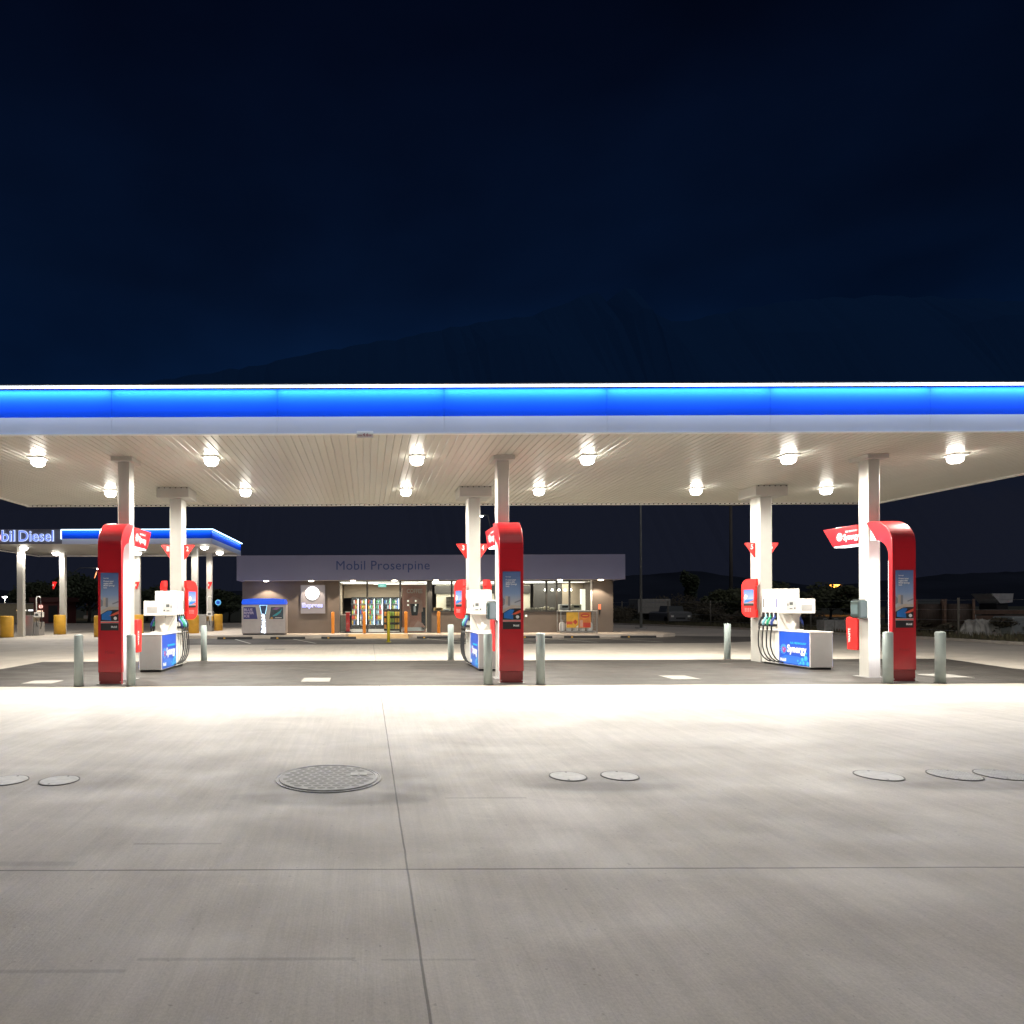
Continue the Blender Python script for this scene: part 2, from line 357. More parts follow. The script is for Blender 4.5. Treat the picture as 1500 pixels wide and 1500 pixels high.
# mountains
def ridge(name, D, prof, m, depth, seed, rough_=4.0):
    rnd = random.Random(seed); pts = []
    n = 260; x0 = prof[0][0]; x1 = prof[-1][0]
    for i in range(n + 1):
        px = x0 + (x1 - x0) * i / n
        for (a, ya), (c, yc) in zip(prof, prof[1:]):
            if a <= px <= c: t = (px - a) / (c - a); y = ya + (yc - ya) * t; break
        pts.append((px, y + rnd.uniform(-1, 1) * rough_ * (.5 if i % 2 else 1)))
    b = bmesh.new(); rows = []
    fr = [(0, 1.0), (-.10, .86), (-.22, .62), (-.38, .34), (-.60, 0.0)]
    for fy, fz in fr:
        row = []
        for i, (px, py) in enumerate(pts):
            z = PZ(py, D) * fz
            jit = (math.sin(i * .37 + fy * 20) + math.sin(i * .13 + fy * 50)) * .03 * D * (1 if fz < 1 and fz > 0 else 0) * .3
            row.append(b.verts.new((PX(px, D), D + fy * depth + jit, max(z, -1) + (math.sin(i * .5 + fy * 30) * .02 * z if 0 < fz < 1 else 0))))
        rows.append(row)
    back = [b.verts.new((v.co.x, D + depth * .7, -1)) for v in rows[0]]
    rows = [back] + rows
    for r0, r1 in zip(rows, rows[1:]):
        for i in range(n): b.faces.new((r0[i], r0[i + 1], r1[i + 1], r1[i]))
    bmesh.ops.recalc_face_normals(b, faces=b.faces)
    me = bpy.data.meshes.new(name); b.to_mesh(me); b.free(); me.materials.append(m)
    o = bpy.data.objects.new(name, me); COL.objects.link(o); o['kind'] = 'structure'; return o
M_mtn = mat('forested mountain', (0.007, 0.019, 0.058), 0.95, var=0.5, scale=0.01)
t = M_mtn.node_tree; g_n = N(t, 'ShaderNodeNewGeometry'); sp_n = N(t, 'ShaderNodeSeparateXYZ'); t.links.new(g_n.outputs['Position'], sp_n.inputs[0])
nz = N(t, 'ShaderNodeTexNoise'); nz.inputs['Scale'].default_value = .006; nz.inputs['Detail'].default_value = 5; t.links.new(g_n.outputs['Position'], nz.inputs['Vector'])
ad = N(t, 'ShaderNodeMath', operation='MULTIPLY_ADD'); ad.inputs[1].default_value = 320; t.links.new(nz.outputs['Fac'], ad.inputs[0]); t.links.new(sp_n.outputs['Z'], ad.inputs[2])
mr_ = N(t, 'ShaderNodeMapRange'); mr_.inputs[1].default_value = 480; mr_.inputs[2].default_value = 900; t.links.new(ad.outputs[0], mr_.inputs[0])   # veiling glare painted into the colour: paler low down, darker above
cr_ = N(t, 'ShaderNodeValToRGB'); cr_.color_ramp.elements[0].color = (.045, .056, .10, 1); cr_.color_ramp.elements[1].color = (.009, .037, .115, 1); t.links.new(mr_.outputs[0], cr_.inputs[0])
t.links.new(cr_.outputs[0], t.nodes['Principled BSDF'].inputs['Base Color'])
M_hill = mat('near wooded hill', (0.022, 0.028, 0.045), 0.95, var=0.4, scale=0.02)
for m_ in (M_mtn, M_hill): m_.node_tree.nodes['Principled BSDF'].inputs['Specular IOR Level'].default_value = 0
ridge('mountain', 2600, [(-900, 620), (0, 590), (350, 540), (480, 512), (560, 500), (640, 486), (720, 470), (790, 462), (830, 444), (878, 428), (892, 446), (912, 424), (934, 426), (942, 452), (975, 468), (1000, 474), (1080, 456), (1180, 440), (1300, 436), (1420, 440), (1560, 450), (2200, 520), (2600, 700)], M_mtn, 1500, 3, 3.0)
ridge('wooded_hill', 420, [(-900, 842), (-200, 858), (0, 862), (350, 866), (700, 860), (900, 846), (1010, 838), (1020, 838), (1100, 850), (1200, 862), (1300, 852), (1400, 843), (1500, 840), (1900, 836), (2400, 860)], M_hill, 200, 5, 1.5)

# ================================================================ MAIN CANOPY
CX0, CX1, CY0, CY1, CZ, CT = -10.2, 15.36, 11.7, 19.9, 4.55, 5.365
can = thing('forecourt_canopy', 'long white ribbed forecourt canopy with glowing blue band on six columns over the pumps', 'canopy', (2.58, 15.8, 0))
ox, oy = 2.58, 15.8
def LB(): return MB()
# soffit: standing-seam sheet, ribs run front to back
b = bmesh.new(); pit = 0.142; x = CX0 + .06; prof = []
while x < CX1 - .08:
    prof += [(x, CZ + .0), (x + .112, CZ + .0), (x + .120, CZ + .014), (x + .134, CZ + .014)]; x += pit
fa = [b.verts.new((px_ - ox, CY0 + .05 - oy, z_)) for px_, z_ in prof]; fb = [b.verts.new((px_ - ox, CY1 - .05 - oy, z_)) for px_, z_ in prof]
for i in range(len(prof) - 1): b.faces.new((fa[i], fa[i + 1], fb[i + 1], fb[i]))
me = bpy.data.meshes.new('soffit'); b.to_mesh(me); b.free(); me.materials.append(M_soffit)
o = bpy.data.objects.new('soffit', me); COL.objects.link(o); o.parent = can
def place(mb, name, m, parent=can, o_=(ox, oy, 0)):
    o = mb.build(name, m, parent); 
    for v in o.data.vertices: v.co -= Vector(o_)
    return o
b = MB(); b.box(CX0 + .06, CX1 - .06, CY0 + .06, CY1 - .06, CZ + .1, CT - .12); place(b, 'roof', M_roofm)
# fascia panels (front, back, sides) with open joints
js = [CX0, -7.43, -4.51, -1.58, 1.37, 4.25, 7.14, 9.97, 12.85, CX1]
b = MB(); g = MB()
for a, c in zip(js, js[1:]):
    b.box(a + .002, c - .002, CY0 + .012, CY0 + .05, 4.86, CT - .02); g.box(a + .002, c - .002, CY0, CY0 + .05, CZ + .012, 4.853)
    b.box(a + .005, c - .005, CY1 - .05, CY1 - .012, 4.86, CT - .02); g.box(a + .005, c - .005, CY1 - .05, CY1, CZ + .012, 4.853)
for xs in (CX0, CX1 - .04):
    for k in range(3):
        y0 = CY0 + .055 + k * (CY1 - CY0 - .11) / 3; y1 = y0 + (CY1 - CY0 - .11) / 3 - .01
        b.box(xs, xs + .04, y0, y1, 4.86, CT - .02); g.box(xs - .004, xs + .044, y0, y1, CZ + .012, 4.853)
place(b, 'blue_fascia', M_blue); place(g, 'lower_fascia', M_fasc)
b = MB(); b.box(CX0 - .01, CX1 + .01, CY0 - .02, CY0 + .06, CZ - .01, CZ + .01); b.box(CX0 - .01, CX1 + .01, CY1 - .06, CY1 + .02, CZ - .045, CZ + .01)
b.box(CX0 - .01, CX0 + .06, CY0 + .061, CY1 - .061, CZ - .04, CZ + .01); b.box(CX1 - .06, CX1 + .01, CY0 + .061, CY1 - .061, CZ - .04, CZ + .01)
place(b, 'edge_trim', M_white)
b = MB(); b.box(CX0 - .14, CX1 + .14, CY0 - .15, CY0 + .06, CT, CT + .018); place(b, 'top_trim', M_white)
led = emis('led strip white', (0.75, 0.88, 1.0), 5.0)
b = MB(); b.box(CX0 - .1, CX1 + .1, CY0 - .14, CY0 - .10, CT - .028, CT - .002); place(b, 'led_strip', led)
for k in range(9):
    a, c = js[k] + .03, js[k + 1] - .03
    area('fascia_light', ((a + c) / 2 - ox, CY0 - .06 - oy, CT - .032), (R(14), 0, 0), c - a, .02, 62, (0.55, 0.75, 1.0), can)
# columns are the canopy's own parts
ICS = (-4.96, 2.78, 10.34)
for ic in ICS:
    b = MB(); b.box(ic - .12, ic + .12, 13.5, 13.77, 0, 4.47, .012); col = place(b, 'column', M_cream)
    b = MB(); b.box(ic - .19, ic + .2, 13.42, 13.85, 0.008, .02); h = place(b, 'base_plate', M_grey); h.parent = col
    b = MB(); b.box(ic - .215, ic + .215, 13.38, 13.9, 4.46, 4.549, .006); h = place(b, 'column_head', M_cream); h.parent = col
    b = MB(); b.box(ic - .155, ic + .155, 17.16, 17.6, 0, 4.30, .012); b.box(ic - .158, ic + .158, 17.3, 17.46, 0, 4.30); col = place(b, 'column', M_cream)
    b = MB(); b.box(ic - .41, ic + .41, 16.9, 17.7, 4.29, 4.549, .01); h = place(b, 'column_head', M_cream); h.parent = col
    for k in range(6):
        b = MB(); b.box(ic - .36 + k * .142, ic - .33 + k * .142, 16.893, 16.899, 4.52, 4.546); place(b, 'vent_gap', M_black).parent = col
b = MB()
x = CX0 + .17
while x < CX1 - .1: b.box(x, x + .035, CY1 - .075, CY1 - .063, CZ - .04, CZ - .012); x += .142
place(b, 'rib_gap_shade', mat('seam shadow gap', (.05, .045, .04), .8))['kind'] = 'stuff'  # solid dark blocks stand in for the shade in the seam gaps

# under-canopy luminaires
fix = thing('canopy_light', 'x', 'canopy light', group='lights under the forecourt canopy')
b = MB(); b.box(-.16, .16, -.16, .16, -.03, 0.0, .01); b.build('housing', M_white, fix)
b = MB(); b.lathe([(.13, -.031), (.14, -.07), (.13, -.13), (.09, -.17), (.02, -.18)], 24); b.build('diffuser', emis('canopy lamp glow', (1.0, .95, .84), 22), fix)
spot('lamp', (0, 0, -.24), 500, 176, .25, .14, (1.0, .945, .83), fix)
area('lamp', (0, 0, -.20), (0, 0, 0), .30, .30, 190, (1.0, .945, .83), fix, shape='DISK')
LX = (-6.7, -3.17, 1.02, 4.5, 8.6, 12.0)
fl = ['far left front light under the canopy', 'front canopy light between the two left columns', 'front canopy light left of the middle pump column', 'front canopy light just right of the middle pump column', 'front canopy light left of the right pump column', 'front canopy light at the far right end']
rl = ['rear canopy light beside the left front column', 'rear canopy light right of the left rear column', 'rear canopy light left of the middle rear column', 'rear canopy light right of the middle front column', 'rear canopy light left of the right rear column', 'rear canopy light right of the right rear column']
first = True
for yy, labs in ((13.5, fl), (17.3, rl)):
    for lx, lb in zip(LX, labs):
        f = fix if first else dup(fix, (lx, yy, CZ), lb)
        if first: fix.location = (lx, yy, CZ); fix['label'] = lb; first = False
# small service items in the soffit
# clearance sign
s = thing('clearance_sign', 'small white height clearance plate hanging under the canopy edge', 'height sign', (PX(535.5, 11.66), CY0 - .012, 4.475))
b = MB(); b.box(-.145, .145, -.004, .01, 0, .118, .002); b.build('plate', M_white, s)
text('lettering', '4.6', mat('dark red print', (.30, .02, .05), .5), s, (-.04, -.005, .025), .10, .055); text('lettering', 'MAX', MATS['dark red print'], s, (-.115, -.005, .025), .065, .025); text('lettering', 'm', MATS['dark red print'], s, (.075, -.005, .025), .035, .025)

# ================================================================ PUMP ISLANDS
M_sky = ramp_mat('poster sky print', 'Z', [(0, (.50, .46, .42)), (.45, (.46, .47, .50)), (.62, (.20, .30, .50)), (1.0, (.07, .12, .28))], 1.05, 2.16)
M_sky2 = ramp_mat('small poster sky print', 'Z', [(0, (.7, .7, .7)), (.5, (.6, .65, .75)), (1.0, (.15, .28, .62))], 1.4, 1.88)
M_tan = mat('poster tan print', (.50, .43, .36), .4); M_bld = mat('poster building print', (.22, .23, .27), .4); M_carb = mat('poster blue car print', (.02, .14, .45), .35)
M_carr = mat('poster red car print', (.60, .10, .05), .35); M_blk = mat('black print', (.015, .015, .017), .4)
def synergy_logo(name, par, org, xd, r, m1, m2):
    """a swirl of dots round a ring"""
    xd = Vector(xd); up = Vector((0, 0, 1)); org = Vector(org)
    for k in range(14):
        a = 2 * math.pi * k / 14
        for rr, dr in ((.92, .13), (.66, .12)):
            c = org + xd * (math.cos(a + rr) * r * rr) + up * (math.sin(a + rr) * r * rr)
            decal(name, m1 if (k < 9 or rr > .8) else m2, par, c, circ(0, 0, r * dr, 8), xd)
    decal(name, m2, par, org, circ(0, 0, r * .42, 16), xd)
    decal(name, m1, par, org + xd.cross(up) * .002, circ(0, 0, r * .2, 12), xd)
def logo_mesh(par, org, xd, r, m1, m2):
    n0 = set(COL.objects); synergy_logo('emblem', par, org, xd, r, m1, m2)
    new = [o for o in COL.objects if o not in n0]
    for mm in (m1, m2):           # merge each colour into one mesh
        grp = [o for o in new if o.data.materials[0] == mm]; b = bmesh.new()
        for o in grp: b.from_mesh(o.data)
        me = bpy.data.meshes.new('emblem'); b.to_mesh(me); b.free(); me.materials.append(mm)
        q = bpy.data.objects.new('emblem', me); COL.objects.link(q); q.parent = par
    for o in new: bpy.data.objects.remove(o)

tot = thing('totem_arch', 'tall glossy red totem curving back into an arm at the left pump', 'totem sign', (ICS[0], 12.75, 0), group='red arched totems in front of the pumps')
def arc(cx, cz, r, a0, a1, n, rz=None): return [(cx + r * math.cos(R(a0 + (a1 - a0) * i / n)), cz + (rz or r) * math.sin(R(a0 + (a1 - a0) * i / n))) for i in range(n + 1)]
out = [(0, .235)] + arc(.50, 2.66, .50, 180, 90, 14) + [(.68, 3.16), (.39, 2.76)]
inn = arc(.40, 2.44, .30, 96, 180, 10, .32)
prof = out + inn + [(.10, .235)]
b = MB(); b.prism(prof, -.23, .23, 'yz'); o = b.build('arch', M_red, tot, bevel=.012)
for p in o.data.polygons: p.use_smooth = False
b = MB(); b.box(-.215, .215, .012, .095, 0.009, .233); b.build('plinth', M_reddk, tot)
b = MB(); b.box(-.245, .245, -.03, .14, 0.008, .02); b.build('base_plate', M_grey, tot)
for zz in (.98, 2.60): b = MB(); b.box(-.231, .231, -.0012, .05, zz, zz + .004); b.build('seam', M_reddk, tot)
for sx in (-1, 1): b = MB(); b.cyl((sx * .2, .012, .06), (sx * .2, .004, .06), .012, n=10); b.build('bolt', M_steel, tot)
b = MB(); b.prism([(.3, 2.80), (.74, 2.80), (.74, 3.10), (.4, 3.10)], -.09, .09, 'yz'); b.build('bracket', M_white, tot)
b = MB(); b.prism([(1.03, 2.76), (1.76, 2.76), (2.06, 3.16), (1.03, 3.16)], -.14, .14, 'yz'); wing = b.build('arm', M_red, tot, bevel=.008)
b = MB(); b.box(-.12, .12, 1.06, 1.74, 2.735, 2.757); b.build('led_strip', emis('sign edge light', (1, .97, .95), 3.0), wing)
b = MB(); b.box(-.21, .21, .108, .122, .30, 2.35); b.build('led_strip', emis('totem back light', (1.0, .96, 1.0), 3.5), tot)
area('glow', (0, .135, 1.35), (R(90), 0, R(180)), .4, 2.1, 42, (1.0, .97, 1.0), tot)
area('glow', (0, .5, 2.7), (R(40), 0, R(180)), .36, .2, 7, (1.0, .97, 1.0), tot)
for sx in (-1, 1):
    xd = (0, -1, 0) if sx < 0 else (0, 1, 0)
    ys = 1.62 if sx < 0 else 1.05
    xs = sx * .1415
    text('lettering', 'Synergy', M_print, wing, (xs, ys - (.20 if sx < 0 else -.2), 2.83), .44, .17, xd, bold=.02)
    text('lettering', 'FUEL TECHNOLOGY', M_print, wing, (xs, ys - (.26 if sx < 0 else -.26), 3.03), .34, .035, xd)
    logo_mesh(wing, (xs, ys - (.08 if sx < 0 else -.08), 2.95), xd, .085, M_print, mat('pale red print', (.75, .35, .35), .4))
# poster on the face of the totem
po = decal('poster', M_sky, tot, (0, -.002, 0), rect(-.172, 1.05, .172, 2.16))
P = lambda nm, m, pts, d=.002: decal(nm, m, po, (0, -.0055, 0), pts, depth=d)
P('picture', M_blk, rect(-.172, 1.05, .172, 1.19)); P('picture', M_redb, rect(-.172, 1.20, .172, 1.215))
P('picture', M_tan, [(-.172, 1.36), (-.10, 1.42), (.172, 1.47), (.172, 1.5), (0, 1.51), (-.172, 1.43)])
P('picture', M_bld, [(-.172, 1.50), (-.13, 1.53), (-.13, 1.62), (-.172, 1.66)]); P('picture', M_tan, rect(-.12, 1.52, -.075, 1.685)); P('picture', M_bld, rect(-.075, 1.50, -.03, 1.68)); P('picture', M_bld, [(.06, 1.55), (.172, 1.59), (.172, 1.62), (.05, 1.57)])
P('picture', M_blk, [(-.172, 1.36), (-.02, 1.45), (.172, 1.45), (.172, 1.23), (-.172, 1.23)], .002)
P('picture', M_carb, [(-.15, 1.36), (-.03, 1.43), (.05, 1.42), (.02, 1.36), (.03, 1.24), (-.15, 1.26)], .003)
P('picture', M_carr, [(-.01, 1.33), (.12, 1.40), (.172, 1.42), (.172, 1.37), (.08, 1.335)], .004)
P('picture', M_print, circ(.11, 1.285, .032), .004)
text('lettering', 'Synergy', M_print, po, (-.115, -.006, 2.045), .10, .022)
text('lettering', 'Protect your\nengine with\nMobil Synergy\nfuels', M_print, po, (-.115, -.006, 1.86), .215, .155, bold=.01)
text('lettering', 'Mobil', M_print, po, (.03, -.008, 1.10), .11, .04, bold=.02)
text('lettering', 'Mobil', M_reddk, tot, (-.09, -.001, .60), .18, .06, depth=.002)
t2 = dup(tot, (ICS[1], 12.75, 0), 'tall glossy red totem curving back into an arm at the middle pump')
t3 = dup(tot, (ICS[2], 12.75, 0), 'tall glossy red totem curving back into an arm at the right pump')

# bollards at both ends of each island
bo = thing('bollard', 'x', 'bollard', group='blue grey steel bollards guarding the pump islands')
b = MB(); b.lathe([(.082, 0), (.082, .955), (.074, .968), (.05, .975), (.01, .978)], 28); b.build('post', M_boll, bo)
b = MB(); b.lathe([(.10, 0.0), (.10, .006), (.083, .012)], 28); b.build('base_ring', mat('grimy grout', (.10, .09, .08), .9), bo)
BL = ['blue grey bollard left of the left red totem', 'blue grey bollard at the right foot of the left red totem', 'blue grey bollard at the left foot of the middle red totem', 'blue grey bollard right of the middle red totem', 'blue grey bollard overlapping the right red totem', 'blue grey bollard right of the right red totem, rightmost']
RLb = ['blue grey bollard behind the left pump on its left', 'blue grey bollard right of the left pump hoses, at the rear', 'blue grey bollard left of the middle pump, at the rear', 'blue grey bollard at the rear hidden behind the middle pump column', 'blue grey bollard left of the right pump, at the rear', 'blue grey bollard at the rear behind the right pump']
k = 0; first = True
for yy, labs in ((12.52, BL), (18.1, RLb)):
    for i, ic in enumerate(ICS):
        for j, dx in enumerate((-.50, .49)):
            if yy > 15 and (i, j) in ((1, 1), (0, 0), (2, 1)): continue    # hidden behind the pumps
            loc = (ic + dx, yy, .008)
            if first: bo.location = loc; bo['label'] = labs[0]; first = False
            else: dup(bo, loc, labs[i * 2 + j])

# fuel dispensers
NOZ = [mat('black nozzle', (.02, .02, .025), .4), mat('light blue nozzle', (.20, .50, .62), .35), mat('green nozzle', (.02, .30, .16), .35), mat('dark blue nozzle', (.03, .06, .25), .35)]
LABC = [M_blk, mat('pale blue label', (.30, .55, .70), .4), mat('pale green label', (.30, .60, .32), .4), mat('navy label', (.04, .05, .25), .4)]
M_ivory = mat('ivory enamel', (.80, .78, .73), .3, var=.03, coat=.3)
M_pale = mat('pale grey inset', (.55, .54, .52), .5); M_lcd = mat('grey display', (.10, .11, .11), .3)
def make_pump(label, flip):
    t = thing('fuel_dispenser', label, 'fuel pump', (0, 15.1, .008), group='fuel dispensers on the islands')
    b = MB(); b.box(-.262, .262, .003, 1.12, .05, .845, .01); base = b.build('base_cabinet', M_ivory, t)
    b = MB(); b.box(-.275, .275, -.01, 1.145, .846, .875, .008); b.build('cover', M_ivory, base)
    b = MB(); b.box(-.24, .24, .03, 1.8, 0, .05); b.build('plinth', M_black, base)
    b = MB(); b.box(-.245, .245, -.004, .002, .06, .84); b.build('front_panel', M_grey, base)
    b = MB(); b.box(-.262, .262, 1.15, 1.83, .04, 1.88, .012); tall = b.build('tower', M_ivory, t)
    b = MB(); b.prism([(-.23, 1.27), (.23, 1.27), (.045, .876), (-.045, .876)], 1.04, 1.149, 'xz'); b.build('funnel', M_ivory, tall)
    b = MB(); b.box(-.03, .03, 1.0, 1.039, .876, 1.27); b.build('pipe_cover', M_ivory, tall)
    b = MB(); b.box(-.44 if flip else -.272, .272 if flip else .44, .84, 1.148, 1.275, 1.63, .015); head = b.build('display_head', M_ivory, t)
    f = -1 if flip else 1
    def fr(nm, m, x0, x1, z0, z1, y=.8375, par=head):
        if flip: x0, x1 = -x1, -x0
        b = MB(); b.box(x0, x1, y - .004, y, z0, z1); return b.build(nm, m, par)
    gr = fr('grille', M_pale, .10, .36, 1.34, 1.49)
    b = MB()
    for q in range(6): b.box(-.35 if flip else .11, -.11 if flip else .35, .8315, .8333, 1.352 + q * .024, 1.362 + q * .024)
    b.build('slat', M_grey, gr)
    fr('display', M_pale, -.262, -.03, 1.36, 1.60); fr('display', M_lcd, -.19, -.11, 1.48, 1.55, .833); fr('keypad', M_lcd, -.24, -.22, 1.46, 1.52, .833); fr('keypad', M_lcd, -.19, -.12, 1.385, 1.405, .833); fr('keypad', M_blk, -.08, -.05, 1.39, 1.42, .833)
    for sx in (-1, 1):
        xd = Vector((0, -1, 0)) if sx < 0 else Vector((0, 1, 0)); y0 = 1.11 if sx < 0 else .01; s_ = -1 if sx < 0 else 1
        X = lambda k: sx * (.2625 + k)
        pan = decal('side_panel', M_bluep, base, (X(.001), y0, 0), rect(0.0, .065, 1.10, .84), xd)
        def D(nm, m, pts, k=.0045, d=.002): return decal(nm, m, pan, (X(k), y0, 0), pts, xd, depth=d)
        D('print', mat('mid blue print', (.03, .15, .62), .35), [(.0, .20), (.25, .28), (.7, .27), (1.1, .17), (1.1, .09), (.0, .09)])
        for cx_, cz_, r_ in ((.86, .21, .05), (.98, .25, .065), (1.05, .13, .05), (.80, .13, .035), (.90, .13, .045), (.70, .17, .025), (1.0, .36, .03), (.74, .10, .02)):
            D('print', M_cyan, circ(cx_, cz_, r_, 14), .007); D('print', M_lblue, circ(cx_ + .005, cz_ + .008, r_ * .6, 10), .0092)
        text('lettering', 'Synergy', M_print, pan, (X(.006), y0 + s_ * .31, .30), .70, .24, xd, bold=.03)
        text('lettering', 'FUEL TECHNOLOGY', mat('cyan lettering', (.05, .55, .85), .4), pan, (X(.006), y0 + s_ * .42, .56), .58, .045, xd, bold=.01)
        text('lettering', 'Mobil', M_print, pan, (X(.0092), y0 + s_ * .05, .125), .22, .08, xd, bold=.03)
        logo_mesh(pan, (X(.006), y0 + s_ * .17, .42), xd, .115, M_lblue, M_mag)
        # nozzle bays
        for q in range(4):
            yc = 1.15 + .68 * (3 - q + .5) / 4
            b = MB(); b.box(min(X(0), X(.004)), max(X(0), X(.004)), yc - .022, yc + .022, 1.42, 1.645); b.build('grade_label', LABC[q], tall)
            b = MB(); b.box(min(X(0), X(.02)), max(X(0), X(.02)), yc - .045, yc + .045, 1.12, 1.30, .006); b.build('nozzle_boot', M_black, tall)
            b = MB(); b.box(min(X(0), X(.012)), max(X(0), X(.012)), yc + .078, yc + .086, .05, 1.30); b.build('divider', M_pale, tall)
            n = MB(); n.tube([(X(.02), yc, 1.19), (X(.06), yc, 1.16), (X(.11), yc, 1.07), (X(.12), yc, .98)], [.022, .028, .03, .026], 10); n.tube([(X(.05), yc, 1.14), (X(.04), yc, 1.25)], .014, 8)
            noz = n.build('nozzle', NOZ[q], t)
            b = MB(); b.tube([(X(.12), yc, .99), (X(.12), yc, .87)], .02, 8); b.box(min(X(0), X(.1)), max(X(0), X(.1)), yc - .035, yc + .035, .95, 1.01); b.build('grip', M_black, noz)
            pts = [(.12, 0, .88), (.135, -.0, .78), (.15, -.01, .62), (.155, -.03, .45), (.14, -.08, .28), (.10, -.16, .16), (.05, -.24, .10), (.01, -.29, .085)]
            b = MB(); b.tube([(X(a), yc + yo, z) for a, yo, z in pts], .0155, 8); b.build('hose', M_black, t)
        b = MB(); b.box(min(X(0), X(.11)), max(X(0), X(.11)), 1.16, 1.82, .855, .885, .004); b.build('ledge', M_ivory, tall)
    b = MB(); b.box(-.20, .20, 1.1495, 1.1505, 1.6, 1.8); b.build('badge', M_ivory, tall)
    return t
pl = make_pump('white and blue fuel pump behind the left red totem', True); pl.location.x = ICS[0] + .01
pr = make_pump('white and blue fuel pump under column number 5, rightmost', False); pr.location.x = ICS[2] + .01
dup(pr, (ICS[1] + .01, 15.1, .008), 'white and blue fuel pump behind the middle red totem')

# things fixed to the columns
nums = iter('123456')
for i, ic in enumerate(ICS):
    isl = ('left', 'middle', 'right')[i]
    for sx in (-1, 1):
        nm = next(nums); side = 'left' if sx < 0 else 'right'
        s = thing('pump_number_sign', f'red triangular sign with number {nm} on the {side} side of the {isl} rear column', 'number sign', (ic + sx * .165, 17.36, 2.73), group='triangular pump number signs')
        pts = [(0, .39), (0, 0.0), (sx * .03, 0.01), (sx * .27, .36), (sx * .265, .39)]
        b = MB(); b.prism(pts, -.012, .012, 'xz'); b.build('plate', M_redb, s)
        text('lettering', nm, M_print, s, ((-.125 if sx < 0 else .055), -.013, .22), .065, .13, bold=.03)
        if i == 2 and sx > 0: continue      # nothing of it shows
        # media screen
        m_ = thing('screen_unit', f'red rounded media unit on the {side} side of the {isl} rear column', 'media unit', (ic + sx * .30, 17.10, 1.17), rz=R(60 * sx), group='red media units on the rear columns')
        pts = [(0, 0), (0, .18), (sx * .03, .20), (sx * .03, .80), (0, .84), (0, 1.0)] + [(sx * x_, z_) for x_, z_ in ([(.19, 1.0)] + arc(.19, .81, .19, 85, 5, 8) + arc(.19, .19, .19, -5, -85, 8) + [(.19, 0)])]
        b = MB(); b.prism(pts, 0, .10, 'xz'); b.build('body', M_redb, m_)
        x0, x1 = sorted((sx * .06, sx * .32))
        sc_ = decal('screen', M_sky2, m_, (0, -.001, 0), rect(x0 + .0, .30, x1, .72)); sc_.data.materials[0] = ramp_mat('lit small poster', 'Z', [(0, (.3, .3, .32)), (.4, (.25, .3, .42)), (1.0, (.05, .12, .36))], .3, .72)
        decal('picture', M_blk, sc_, (0, -.0045, 0), rect(x0, .30, x1, .36)); decal('picture', M_carb, sc_, (0, -.0045, 0), [(x0, .38), (x1 - .04, .40), (x1, .47), (x0 + .05, .46)]); decal('picture', M_carr, sc_, (0, -.0065, 0), [(x0 + .08, .38), (x1, .39), (x1, .44)])
        decal('picture', M_print, sc_, (0, -.0045, 0), [(x0, .5), (x0 + .06, .47), (x0 + .1, .55), (x0 + .05, .6)])
        b = MB()
        for q in range(4):
            for r_ in range(3): b.box(x0 + .03 + q * .045, x0 + .05 + q * .045, -.005, -.001, .15 + r_ * .035, .17 + r_ * .035)
        b.build('keypad', mat('pale red print', (.75, .35, .35), .4), m_)
    if i > 0:
        d = thing('towel_dispenser', f'dark green paper towel box on the left side of the {isl} front column', 'towel dispenser', (ic - .122, 13.62, 1.2), group='towel boxes on the front columns')
        b = MB(); b.box(-.20, 0, -.13, .13, .02, .38, .035); b.build('body', M_devg, d)
        b = MB(); b.box(-.03, -.001, -.145, .145, 0, .40, .006); b.build('back_plate', M_pale, d)
        b = MB(); b.box(-.18, -.04, -.09, .09, .383, .40, .003); b.build('lid', M_devg, d)
        b = MB(); b.box(-.204, -.2, -.09, .09, .10, .30); b.build('window', mat('smoky window', (.10, .14, .15), .1), d)
    wb = thing('waste_bin', f'slim red bin on the back of the {isl} front column', 'bin', (ic, 13.78, .55), group='red bins behind the front columns')
    b = MB(); b.prism([(.0, 0), (.26, .0), (.30, .60), (.28, .67), (0, .67)], -.17, .17, 'yz'); b.build('body', M_redb, wb, bevel=.008)
    b = MB(); b.box(-.165, .165, .01, .275, .671, .685, .004); b.build('lid', M_redb, wb)
    for sx in (-1, 1):
        text('lettering', 'WASTE', M_print, wb, (sx * .1715, .16 if sx < 0 else .10, .15), .30, .065, (0, 0, 1), (0, sx * -1.0, 0) if sx > 0 else (0, 1, 0), bold=.03)

